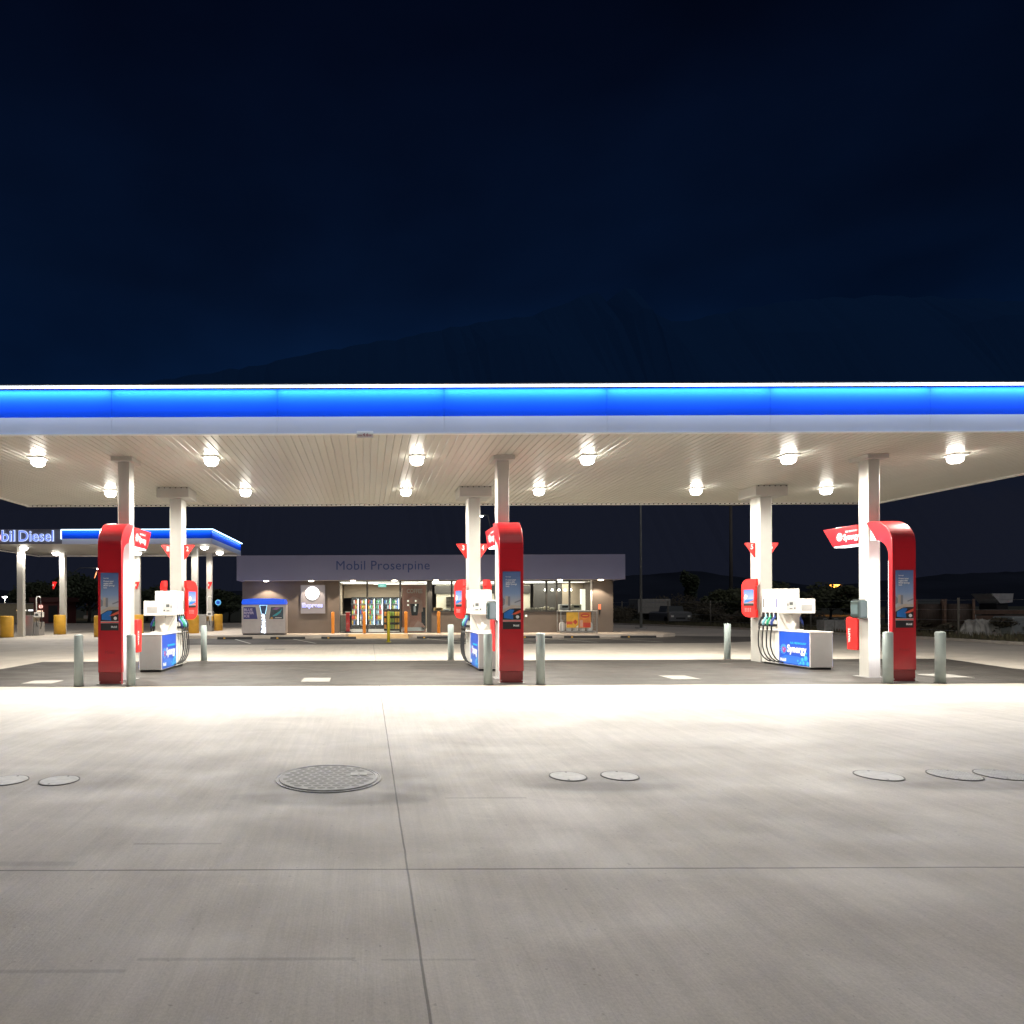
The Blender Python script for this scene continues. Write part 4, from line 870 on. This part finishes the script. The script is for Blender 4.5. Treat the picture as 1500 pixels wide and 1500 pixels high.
b = MB(); b.box(DX0 - .01, DX1, DY1 + .006, DY1 + .03, DZ - .05, DZ + .01); b.box(DX0 - .01, DX0 + .03, DY0 + .1, DY1, DZ - .05, DZ + .0); place(b, 'edge_trim', M_white, dc, DO)
b = MB(); b.box(bx, DX1 + .1, DY0 - .1, DY0 - .06, DT - .04, DT); b.box(DX1 + .06, DX1 + .1, DY0 - .05, DY1, DT - .04, DT); b.box(bx - .03, bx + .0, DY0 - .06, DY0 - .03, DZ + .24, DT - .042); place(b, 'led_strip', emis('led strip diesel', (.55, .78, 1.0), 4.0), dc, DO)
L_ = (DX1 - bx); area('fascia_light', ((bx + DX1) / 2 - DO[0], DY0 - .08 - DO[1], DT - .05), (R(22), 0, 0), L_, .03, 22 * L_ / 2.9 * .8, (.55, .75, 1), dc)
area('fascia_light', (DX1 + .08 - DO[0], 0, DT - .05), (0, R(22), 0), .03, 7.2, 50, (.55, .75, 1), dc)
blu = emis('diesel letter face', (.06, .18, .95), .9); halo = emis('diesel letter halo', (.62, .74, 1.0), 1.3); redl = emis('red letter face', (1.0, .08, .08), 1.1); halor = emis('red letter halo', (1.0, .55, .6), 1.6)
def lt(body, a, c, y0, y1, m1, m2):
    x0, x1 = PX(a, DY0), PX(c, DY0); z0, z1 = PZ(y1 - 1.5, DY0), PZ(y0 - 1.5, DY0); g_ = .022
    text('halo', body, m2, dc, (x0 - DO[0] - g_, DY0 - DO[1] - .03, z0 - g_), x1 - x0 + 2 * g_, z1 - z0 + 2 * g_, depth=.02, bold=.022)
    text('lettering', body, m1, dc, (x0 - DO[0], DY0 - DO[1] - .055, z0), x1 - x0, z1 - z0, depth=.02, bold=.0)
lt('o', -9, 1.5, 781.5, 792.5, redl, halor); lt('bil', 4, 22.5, 777, 792.5, blu, halo); lt('Diesel', 29, 79, 777.5, 792.5, blu, halo); lt('M', -26, -11, 778, 792.5, blu, halo)
for (x, y) in ((-17.35, 33.2), (-16.9, 36.8), (-8.85, 34.0), (-8.95, 37.6), (-13.0, 33.6), (-12.9, 37.2)):
    b = MB(); b.box(x - .15, x + .15, y - .13, y + .13, .008, DZ + .03, .01); place(b, 'column', M_cream, dc, DO)
dl = ['left front light under the diesel canopy', 'middle front light under the diesel canopy', 'right front light under the diesel canopy, nearest the corner', 'left rear light under the diesel canopy', 'middle rear light under the diesel canopy', 'right rear light under the diesel canopy, by the corner column']
k = 0; fx = None
for y in (33.0, 36.4):
    for x in (-17.1, -12.6, -8.1):
        if fx is None:
            fx = thing('canopy_light', dl[0], 'canopy light', (x, y, DZ + .03), group='lights under the diesel canopy')
            b = MB(); b.box(-.2, .2, -.2, .2, -.045, 0.0); b.build('housing', M_white, fx); b = MB(); b.lathe([(.19, -.046), (.19, -.09), (.15, -.15), (.02, -.2)], 16); b.build('diffuser', emis('canopy lamp glow', (1, .95, .84), 22), fx)
            spot('lamp', (0, 0, -.24), 420, 172, .3, .14, (1, .93, .82), fx)
        else: dup(fx, (x, y, DZ + .03), dl[k])
        k += 1
yb_ = None
for px_, D, lb in ((10, 32.3, 'fat yellow bollard at the far left edge'), (87.5, 35.6, 'fat yellow bollard right of the white diesel column, behind the left totem'), (147, 32.6, 'fat yellow bollard half hidden by the left red totem'), (201.5, 35.6, 'fat yellow bollard between the left totem and the pump'), (282.5, 33.2, 'fat yellow bollard right of the left pump hoses'), (318, 36.5, 'fat yellow bollard beside the rightmost diesel column')):
    loc = (PX(px_, D), D, .0045)
    if yb_ is None:
        yb_ = thing('protective_bollard', lb, 'bollard', loc, group='fat yellow bollards at the diesel pumps')
        b = MB(); b.lathe([(.30, 0), (.30, 1.0), (.28, 1.05), (.02, 1.06)], 28); b.build('sleeve', M_yel, yb_); b = MB(); b.lathe([(.33, 0), (.33, .012)], 28); b.build('base_ring', M_grey, yb_)
    else: dup(yb_, loc, lb)
dp = None
for px_, D, lb in ((50, 34.6, 'grey steel diesel pump with bent pipe at the far left'), (301, 35.6, 'grey steel diesel pump between the two right diesel columns')):
    loc = (PX(px_, D), D, .0045)
    if dp is None:
        dp = thing('diesel_dispenser', lb, 'fuel pump', loc, group='diesel pumps')
        b = MB(); b.box(-.40, .12, -.35, .35, 0, 1.05, .01); b.build('cabinet', M_steel, dp); b = MB(); b.box(.13, .40, -.3, .3, .02, .70, .01); b.build('lower_cabinet', M_grey, dp)
        b = MB(); b.box(.12, .40, -.25, .25, .95, 1.2, .01); b.build('head', M_white, dp); b = MB(); b.box(.18, .34, -.256, -.251, 1.02, 1.14); b.build('display', M_lcd, dp)
        b = MB(); b.tube([(.12, 0, 1.0), (.12, 0, 1.95), (.16, 0, 2.02), (.26, 0, 2.03), (.34, 0, 1.96)], .03, 8); b.build('hose_mast', M_white, dp)
        b = MB(); b.tube([(.34, -.02, 1.96), (.42, -.1, 1.3), (.48, -.15, .7), (.44, -.2, .35), (.30, -.32, .5), (.25, -.33, .9)], .02, 8); b.build('hose', M_black, dp)
    else: dup(dp, loc, lb)
for px_, D, zt, lb in ((80.5, 36.8, 0, 'small red number sign on the second diesel column from the left'), (201, 37.2, 0, 'small red number sign beside the left totem, on the diesel column behind'), (307, 37.6, 0, 'small red number sign on the rightmost diesel column')):
    t = thing('diesel_number_sign', lb, 'number sign', (PX(px_ + 2, D), D - .18, 2.45), group='red number signs on the diesel columns'); b = MB(); b.prism([(-.12, .42), (.13, .42), (-.05, 0), (-.12, .05)], -.01, .01, 'xz'); b.build('plate', M_redb, t); b = MB(); b.box(-.10, -.06, -.015, -.0105, .18, .3); b.build('mark', M_print, t)
t = thing('waste_bin', 'slim red bin by the far left diesel column', 'bin', (PX(29, 34), 34, .5)); b = MB(); b.box(-.09, .09, -.12, .12, 0, .75, .01); b.build('body', M_redb, t); b = MB(); b.box(-.095, .095, -.125, .125, .751, .78); b.build('lid', M_reddk, t)
t = thing('round_sign', 'small round blue sign right of the last diesel column', 'sign', (PX(319.5, 37.5), 37.5, 1.55)); b = MB(); b.cyl((0, -.02, .15), (0, .02, .15), .17, n=24); b.build('disc', M_lblue, t); b = MB(); b.cyl((0, -.025, .15), (0, -.0205, .15), .1, n=20); b.build('mark', M_bluep, t)

# ================================================================ BACKGROUND
# light pole beside the shop, faint power pole, distant street lamps
lp = thing('light_pole', 'slim grey light pole standing right of the shop', 'light pole', (PX(939, 37.5), 37.5, .15))
b = MB(); b.cyl((0, 0, 0), (0, 0, 8.6), .075, .05, 14); b.build('pole', mat('dull pole paint', (.16, .17, .17), .5), lp); b = MB(); b.box(-.25, .25, -.25, .25, 0, .05); b.build('base_plate', M_grey, lp); b = MB(); b.box(-.1, .6, -.12, .12, 8.6, 8.7); b.build('lamp_head', M_grey, lp)
pp_ = thing('power_pole', 'tall faint timber power pole behind the bushes right of the shop', 'power pole', (PX(1071, 62), 62, 0))
M_tim = mat('weathered timber', (.10, .09, .08), .9, var=.3, scale=4, stretch=(4, 4, .4))
b = MB(); b.cyl((0, 0, 0), (0, 0, 11.5), .17, .12, 12); b.build('pole', M_tim, pp_); b = MB(); b.box(-1.1, 1.1, -.06, .06, 10.7, 10.85); b.build('crossarm', M_tim, pp_)
def lamp(nm, lb, px_, py_, D, col, es, pw, arm=0.0, r=.16, polecol=None):
    x, z = PX(px_, D), PZ(py_, D); t = thing(nm, lb, 'street lamp', (x, D, 0)); m = polecol or mat('lamp pole steel', (.12, .12, .12), .5)
    b = MB(); b.tube([(arm, 0, 0), (arm, 0, z * .9), (arm * .7, 0, z + .12), (0, 0, z + .14)] if arm else [(0, 0, 0), (0, 0, z + .1)], .05 * max(1, D / 90), 8); b.build('pole', m, t)
    b = MB(); b.box(-r * 1.3, r * 1.3, -r, r, z + .06, z + .16, .01); b.build('lamp_head', m, t)
    b = MB(); b.lathe([(r, z + .055), (r * .9, z - .02), (r * .3, z - r * .5)], 14); b.build('lamp_glass', emis(nm + ' glow', col, es), t)
    if pw: spot('lamp', (0, 0, z - .3), pw, 160, .4, .1, col, t)
lamp('sodium_street_lamp', 'orange glowing street lamp far behind, between the right pump and column', 1222, 859.5, 85, (1.0, .36, .05), 8, 2500, 1.2, .62)
lamp('street_lamp', 'tiny white street lamp seen between the two middle columns', 706, 757, 60, (1, 1, .95), 22, 0, .8, .13)
lamp('street_lamp', 'low white street lamp at the far left edge over the tan wall', 7, 872.5, 110, (1, .95, .8), 30, 500, 0, .38)
lamp('street_lamp', 'tiny pale green lamp between the diesel column and the left totem', 111, 858, 120, (.85, 1, .75), 18, 0, 0, .15)
lamp('street_lamp', 'warm lamp on a slanted arm just left of the left totem', 144, 832, 80, (1.0, .70, .35), 20, 300, -3.2, .16)
sl = thing('boom_arm', 'thin red brown boom leaning up to the warm lamp left of the left totem', 'boom', (PX(126, 80), 80.3, 0)); b = MB(); b.tube([(0, 0, 0), (.0, 0, 2.2), (1.25, 0, 5.9)], .06, 6); b.build('arm', mat('rust paint', (.22, .08, .05), .7), sl); b = MB(); b.box(-.3, .3, -.3, .3, 0, .4); b.build('base', M_kerb, sl)

# trees and bushes (leaf clumps on limbs)
def leaf_crown(rnd, cx, cy, cz, rx, ry, rz, n, size):
    V, Fc = [], []
    lobes = [(rnd.uniform(-.55, .55) * rx, rnd.uniform(-.5, .5) * ry, rnd.uniform(-.5, .6) * rz, rnd.uniform(.35, .6)) for _ in range(9)]
    for _ in range(n):
        l = rnd.choice(lobes); a, b_ = rnd.uniform(0, 2 * math.pi), math.acos(rnd.uniform(-1, 1)); q = rnd.uniform(.6, 1.05) * l[3]
        p = Vector((cx + l[0] + rx * q * math.sin(b_) * math.cos(a), cy + l[1] + ry * q * math.sin(b_) * math.sin(a), cz + l[2] + rz * q * math.cos(b_)))
        if p.z < .03: continue
        u = Vector((rnd.uniform(-1, 1), rnd.uniform(-1, 1), rnd.uniform(-1, 1))).normalized(); v = u.orthogonal().normalized(); s_ = size * rnd.uniform(.6, 1.4); i = len(V)
        V += [p - u * s_, p + v * s_ * .5, p + u * s_, p - v * s_ * .5]; Fc.append((i, i + 1, i + 2, i + 3))
    return V, Fc
M_leaf = [mat('dark leaves', (.035, .05, .022), .7, var=.4, scale=2), mat('olive leaves', (.06, .07, .03), .7, var=.4, scale=2), mat('brown scrub', (.065, .055, .035), .8, var=.4, scale=2)]
M_bark = mat('bark', (.06, .05, .04), .9, var=.3)
def tree(nm, lb, cat, x, y, h, w_, n, mi, size=.14, group=None, low=.25):
    rnd = random.Random(int(abs(x) * 31 + y * 7)); t = thing(nm, lb, cat, (x, y, 0), group=group)
    V, Fc = leaf_crown(rnd, 0, 0, h * (.5 + low / 2), w_ / 2, w_ / 2, h * (1 - low) / 2 * 1.05, n, size)
    me = bpy.data.meshes.new('crown'); me.from_pydata(V, [], Fc); me.materials.append(M_leaf[mi]); o = bpy.data.objects.new('crown', me); COL.objects.link(o); o.parent = t
    b = MB(); b.tube([(0, 0, -.02), (.03 * h, 0, h * .25), (-.02 * h, .02, h * .55), (.02, 0, h * .8)], [.035 * h, .028 * h, .018 * h, .008 * h], 8)
    for k in range(5):
        a = k * 1.3; b.tube([(0, 0, h * (.22 + .06 * k)), (math.cos(a) * w_ * .2, math.sin(a) * w_ * .2, h * (.4 + .07 * k)), (math.cos(a) * w_ * .36, math.sin(a) * w_ * .36, h * (.52 + .07 * k))], [.014 * h, .009 * h, .004 * h], 6)
    b.build('trunk', M_bark, t)
tl = [(42, 78, 4.3, 5, 'rounded dark tree behind the tan wall at the far left', 0), (62, 88, 4.6, 5, 'dark tree between the two left diesel columns', 0), (108, 70, 5.0, 5.5, 'broad dark tree left of the left totem', 0), (130, 62, 4.6, 4.5, 'dark tree touching the left edge of the left totem', 0),
      (215, 66, 3.6, 5, 'dark tree between the left totem arm and the pump column', 0), (240, 74, 3.9, 6, 'dark tree just left of the left rear column', 0), (300, 70, 3.4, 5, 'dark tree behind the right diesel columns', 0), (335, 60, 3.0, 4.5, 'dark tree left of the shop wall', 0),
      (1058, 58, 3.0, 3.6, 'olive bush tree right of the bollard by column 5', 1), (1082, 56, 2.6, 3.0, 'olive bush tree directly left of column 5', 1), (1150, 56, 3.2, 4, 'dark tree above the right pump', 1), (1190, 52, 3.0, 3.6, 'olive tree right of the pump display, under the orange lamp', 1), (1216, 60, 3.3, 4, 'tall olive tree right under the orange lamp', 1), (1246, 54, 3.0, 3.2, 'olive tree touching the right front column', 1),
      (1012, 190, 10.5, 4.5, 'solitary distant conical tree on the skyline right of the shop', 0), (888, 900, 18, 14, 'x', 0)]
for px_, D, h, w_, lb, mi in tl[:-1]:
    tree('tree', lb, 'tree', PX(px_, D), D, h, w_, 2600, mi, .17 if D < 100 else .5, 'dark trees beyond the forecourt', .22)
bl_ = [(905, 52, 1.4, 'scrub bush at the right wall of the shop'), (925, 56, 1.6, 'scrub bush left of the pale trailer'), (985, 60, 2.3, 'brown bush behind the parked utility car'), (1028, 55, 2.0, 'brown bush right of the utility car'), (1045, 48, 1.3, 'low brown bush before the olive trees'), (1088, 46, 1.1, 'low brown bush touching column 5'),
       (1180, 42, 1.2, 'low bush between right pump and concrete block wall'), (1345, 33, .8, 'low weeds in front of the left cable drum'), (1395, 31, .6, 'low weeds under the right cable drum'), (1480, 30, .9, 'low bush at the far right edge')]
for px_, D, h, lb in bl_:
    tree('bush', lb, 'bush', PX(px_, D), D, h, h * 2.2, 1500, 2, .09, 'scrubby bushes beyond the kerb', .0)
# rough grass strip
rnd = random.Random(11); V, Fc = [], []
for _ in range(16000):
    t_ = rnd.random(); y = 22 + 34 * t_; xk = 24.0 - max(0, y - 28) * .13 - max(0, y - 41) * .22; x = xk + rnd.random() ** 1.5 * 12 + .1; h = rnd.uniform(.08, .34)
    a = rnd.uniform(0, math.pi); dx, dy = math.cos(a) * .03, math.sin(a) * .03; i = len(V); V += [(x - dx, y - dy, 0), (x + dx, y + dy, 0), (x + rnd.uniform(-.1, .1), y + rnd.uniform(-.1, .1), h)]; Fc.append((i, i + 1, i + 2))
me = bpy.data.meshes.new('rough_grass'); me.from_pydata(V, [], Fc); me.materials.append(mat('dry grass', (.10, .09, .05), .9, var=.4)); o = bpy.data.objects.new('rough_grass', me); COL.objects.link(o); tag(o, 'rough dry grass beyond the right kerb', 'grass', kind='stuff')
# chain link fence: posts and wires along the right side
fn = thing('wire_fence', 'dark post and wire fence beyond the right kerb', 'fence', (24.6, 30, 0))
M_post = mat('old fence post', (.13, .12, .10), .8, var=.3)
line = [(25.2, 20), (25.1, 24), (25.0, 28), (24.6, 32), (24.1, 36), (23.6, 40), (22.8, 44), (21.8, 48), (20.0, 52), (17, 55.5), (13, 57)]
for (x, y) in line:
    b = MB(); b.cyl((x - 24.6, y - 30, 0), (x - 24.6, y - 30, 1.75), .045, n=8); b.build('post', M_post, fn)
for z in (.35, .8, 1.25, 1.65):
    b = MB(); b.tube([(x - 24.6, y - 30, z) for x, y in line], .008, 4); b.build('wire', M_metal, fn)
# cable drums
dr = None
for px_, D, rz, lb in ((1352, 33.0, R(-38), 'large wooden cable drum behind the right totem'), (1396, 31.5, R(-42), 'large wooden cable drum behind the rightmost bollard')):
    loc = (PX(px_, D) + .3, D, .02)
    if dr is None:
        dr = thing('cable_drum', lb, 'cable drum', loc, rz, 'wooden cable drums in the yard'); MW = mat('old drum timber', (.14, .085, .06), .85, var=.4, scale=6)
        for s_ in (-.55, .45):
            b = MB(); b.cyl((s_, 0, .85), (s_ + .10, 0, .85), .85, n=36); b.build('flange', MW, dr); 
        b = MB(); b.cyl((-.45, 0, .85), (.45, 0, .85), .62, n=32); b.build('wound_cable', mat('wound cable', (.07, .05, .04), .8, var=.5, scale=30, stretch=(1, .1, .1)), dr)
        b = MB(); b.cyl((.551, 0, .85), (.58, 0, .85), .12, n=16); b.build('hub', M_metal, dr)
    else: dup(dr, loc, lb, rz)
# tarpaulin covered pile, white tub, timber stack
M_tarp = mat('pale tarpaulin', (.36, .35, .32), .7, var=.5, scale=2.5, bump=.6)
def lump(nm, lb, cat, px_, D, w_, d_, h, m, seed):
    rnd = random.Random(seed); nx, ny = 18, 8; V, Fc = [], []
    for j in range(ny):
        for i in range(nx):
            u, v = i / (nx - 1) * 2 - 1, j / (ny - 1) * 2 - 1; e = max(0, 1 - abs(u) ** 3) * max(0, 1 - abs(v) ** 3)
            V.append((u * w_ / 2 + rnd.uniform(-.05, .05), v * d_ / 2 + rnd.uniform(-.05, .05), h * e * rnd.uniform(.72, 1.0)))
    for j in range(ny - 1):
        for i in range(nx - 1): a = j * nx + i; Fc.append((a, a + 1, a + nx + 1, a + nx))
    me = bpy.data.meshes.new(nm); me.from_pydata(V, [], Fc); me.materials.append(m); o = bpy.data.objects.new(nm, me); COL.objects.link(o); o.location = (PX(px_, D), D, .0); tag(o, lb, cat)
lump('tarpaulin_pile', 'pile under pale grey tarpaulin right of the cable drums', 'covered pile', 1436, 30.5, 2.1, 1.1, .88, M_tarp, 4)
tk = thing('water_tank', 'grey plastic tank at the far right edge of the yard', 'tank', (PX(1490, 30.0), 30.0, 0)); b = MB(); b.box(-.7, .7, -.5, .5, .05, .92, .08); b.build('body', mat('grey tank plastic', (.22, .24, .24), .6), tk); b = MB(); b.box(-.65, .65, -.45, .45, 0, .05); b.build('pallet', MW, tk)
ts = thing('timber_stack', 'long dark stack of timber beams behind the tarpaulin pile', 'timber stack', (PX(1450, 33), 33, 0))
for k in range(4): b = MB(); b.box(-2.2 + .2 * k, 2.0 + .1 * k, -.4, .4, .15 + k * .27, .36 + k * .27, .01); b.build('beam', MW, ts)
wt = thing('trailer', 'white tipped trailer tray above the timber stack at far right', 'trailer', (PX(1455, 35.5), 35.5, 0))
b = MB(); b.prism([(-.65, 2.02), (.5, 2.02), (.45, 1.55), (-.2, 1.50)], -.6, .6, 'xz'); b.build('tray', mat('dirty white paint', (.42, .42, .42), .6, var=.2), wt); b = MB(); b.box(-.3, .3, -.5, .5, 1.0, 1.5); b.build('frame', M_dark, wt)
for s_ in (-.62, .62): b = MB(); b.cyl((.1, s_, .35), (.1, s_ + .16, .35), .35, n=20); b.build('wheel', M_black, wt)
b = MB(); b.box(-.25, -.15, -.4, .4, .35, 1.0); b.box(.15, .25, -.4, .4, .35, 1.0); b.build('support', M_dark, wt)
# parked pale machine beside the drum with reflecting chrome
uv = thing('parked_van', 'dark parked van with lit chrome strip between right totem and cable drum', 'van', (PX(1351, 37), 37.5, 0))
b = MB(); b.prism([(-.95, .35), (.95, .35), (.95, 1.1), (.75, 1.75), (-.75, 1.75), (-.95, 1.1)], -1.0, 1.0, 'xz'); b.build('body', mat('dark van paint', (.05, .06, .07), .3), uv, bevel=.05); b = MB(); b.box(-.6, .75, -1.03, -1.004, .98, 1.05); b.build('chrome_strip', mat('chrome', (.8, .8, .8), .1, 1.0), uv); b = MB(); b.box(-.68, .68, -1.012, -1.004, 1.15, 1.62); b.build('windscreen', M_lcd, uv)
for s_ in (-.85, .65): b = MB(); b.cyl((s_, -.7, .33), (s_ + .2, -.7, .33), .33, n=18); b.build('wheel', M_black, uv)
# concrete block wall panels
cw = None
for px_, lb in ((1209, 'pale concrete block left of the right front column, leftmost'), (1224.5, 'pale concrete block left of the right front column, middle one'), (1240, 'pale concrete block nearest the right front column')):
    loc = (PX(px_, 34.0), 34.0, 0)
    if cw is None:
        cw = thing('concrete_block', lb, 'concrete block', loc, group='concrete blocks beyond the right kerb'); b = MB(); b.box(-.26, .26, -.3, .3, 0, .68, .02); b.build('block', mat('weathered concrete', (.26, .26, .25), .9, var=.3, bump=.3), cw); b = MB(); b.tube([(-.1, 0, .67), (-.1, 0, .74), (.1, 0, .74), (.1, 0, .67)], .015, 6); b.build('lifting_loop', M_metal, cw)
    else: dup(cw, loc, lb)
# pale container trailer and utility car beyond the shop
tr = thing('box_trailer', 'faint pale box trailer on legs right of the shop light pole', 'trailer', (PX(951, 56), 56, 0))
b = MB(); b.box(-1.35, 1.35, -1.0, 1.0, .75, 1.95, .03); b.build('box', mat('faded cream panel', (.30, .29, .26), .7, var=.2), tr)
for s_ in (-1.1, .9): b = MB(); b.box(s_, s_ + .15, -.9, -.75, 0, .75); b.build('leg', M_dark, tr)
for s_ in (-.95, .75): b = MB(); b.cyl((0.3, s_, .38), (.3, s_ + .2, .38), .38, n=18); b.build('wheel', M_black, tr)
ut = thing('utility_car', 'small pale utility car facing the forecourt beside the box trailer', 'car', (PX(997, 49.5), 49.5, 0))
b = MB(); b.prism([(-.85, .22), (.85, .22), (.85, .85), (.62, .95), (-.62, .95), (-.85, .85)], 0, 3.6, 'xz'); b.build('body', mat('faded pale car paint', (.14, .145, .15), .35, var=.1), ut, bevel=.04)
b = MB(); b.prism([(-.68, .95), (.68, .95), (.56, 1.38), (-.56, 1.38)], .9, 2.2, 'xz'); b.build('cabin', M_lcd, ut)
for s_ in (-.72, .52): b = MB(); b.box(s_, s_ + .2, -.02, -.001, .55, .68); b.build('headlight', mat('headlight glass', (.8, .8, .75), .1), ut)
for s_ in (-.85, .65): b = MB(); b.cyl((s_, .6, .3), (s_ + .2, .6, .3), .3, n=18); b.build('wheel', M_black, ut)
b = MB(); b.box(-.35, .35, -.015, -.001, .4, .52); b.build('grille', M_black, ut)
# far left: tan wall, red brown building with lit sign, parked cars under lamps
tw = thing('boundary_wall', 'long tan wall lit by a street lamp at the far left', 'wall', (PX(20, 62), 62, 0)); b = MB(); b.box(-9, 4.2, 0, .3, 0, 1.75); b.build('wall_panel', mat('tan render', (.42, .36, .24), .85, var=.2), tw); b = MB(); b.box(-9.05, 4.25, -.04, .34, 1.751, 1.83); b.build('coping', M_kerb, tw)
rb = thing('red_brown_shed', 'small red brown building with round glowing sign behind the left diesel pump', 'building', (PX(66, 58), 58, 0))
M_rb = mat('red brown cladding', (.20, .06, .05), .7, var=.2)
b = MB(); b.box(-1.0, 1.6, 0, 2.5, 0, 1.9); b.build('wall', M_rb, rb); b = MB(); b.box(-1.3, 1.9, -.2, 2.7, 1.901, 2.3); b.build('roof', mat('dark red roof', (.10, .035, .03), .7), rb)
b = MB(); b.cyl((-.35, -.08, 1.5), (-.35, -.01, 1.5), .16, n=20); b.build('round_sign', emis('pink round glow', (1, .55, .45), 1.6), rb); b = MB(); b.box(-.65, -.2, -.06, -.01, 1.05, 1.15); b.build('strip_sign', emis('warm strip glow', (1, .7, .5), 1.8), rb); b = MB(); b.box(.3, 1.1, -.03, -.002, .1, 1.6); b.build('door', M_dark, rb)
for px_, lb, c_, e_ in ((28, 'yellow lit shopfront strip at far left under the diesel canopy', (1, .72, .30), 2.2), (35, 'small white lit strip right of the yellow one at far left', (1, .9, .7), 1.8), (45, 'white lit strip above the grey diesel pump', (1, 1, 1), 1.8)):
    t = thing('strip_light', lb, 'strip light', (PX(px_, 60), 60, 1.1)); b = MB(); b.box(-.20, .20, -.06, .0, .0, .12); b.build('tube', emis('strip glow ' + str(px_), c_, e_), t); b = MB(); b.box(-.24, .24, .001, .05, -.05, .17); b.build('housing', M_metal, t); b = MB(); b.box(-.03, .03, .051, .10, -1.1, .1); b.build('post', M_metal, t)
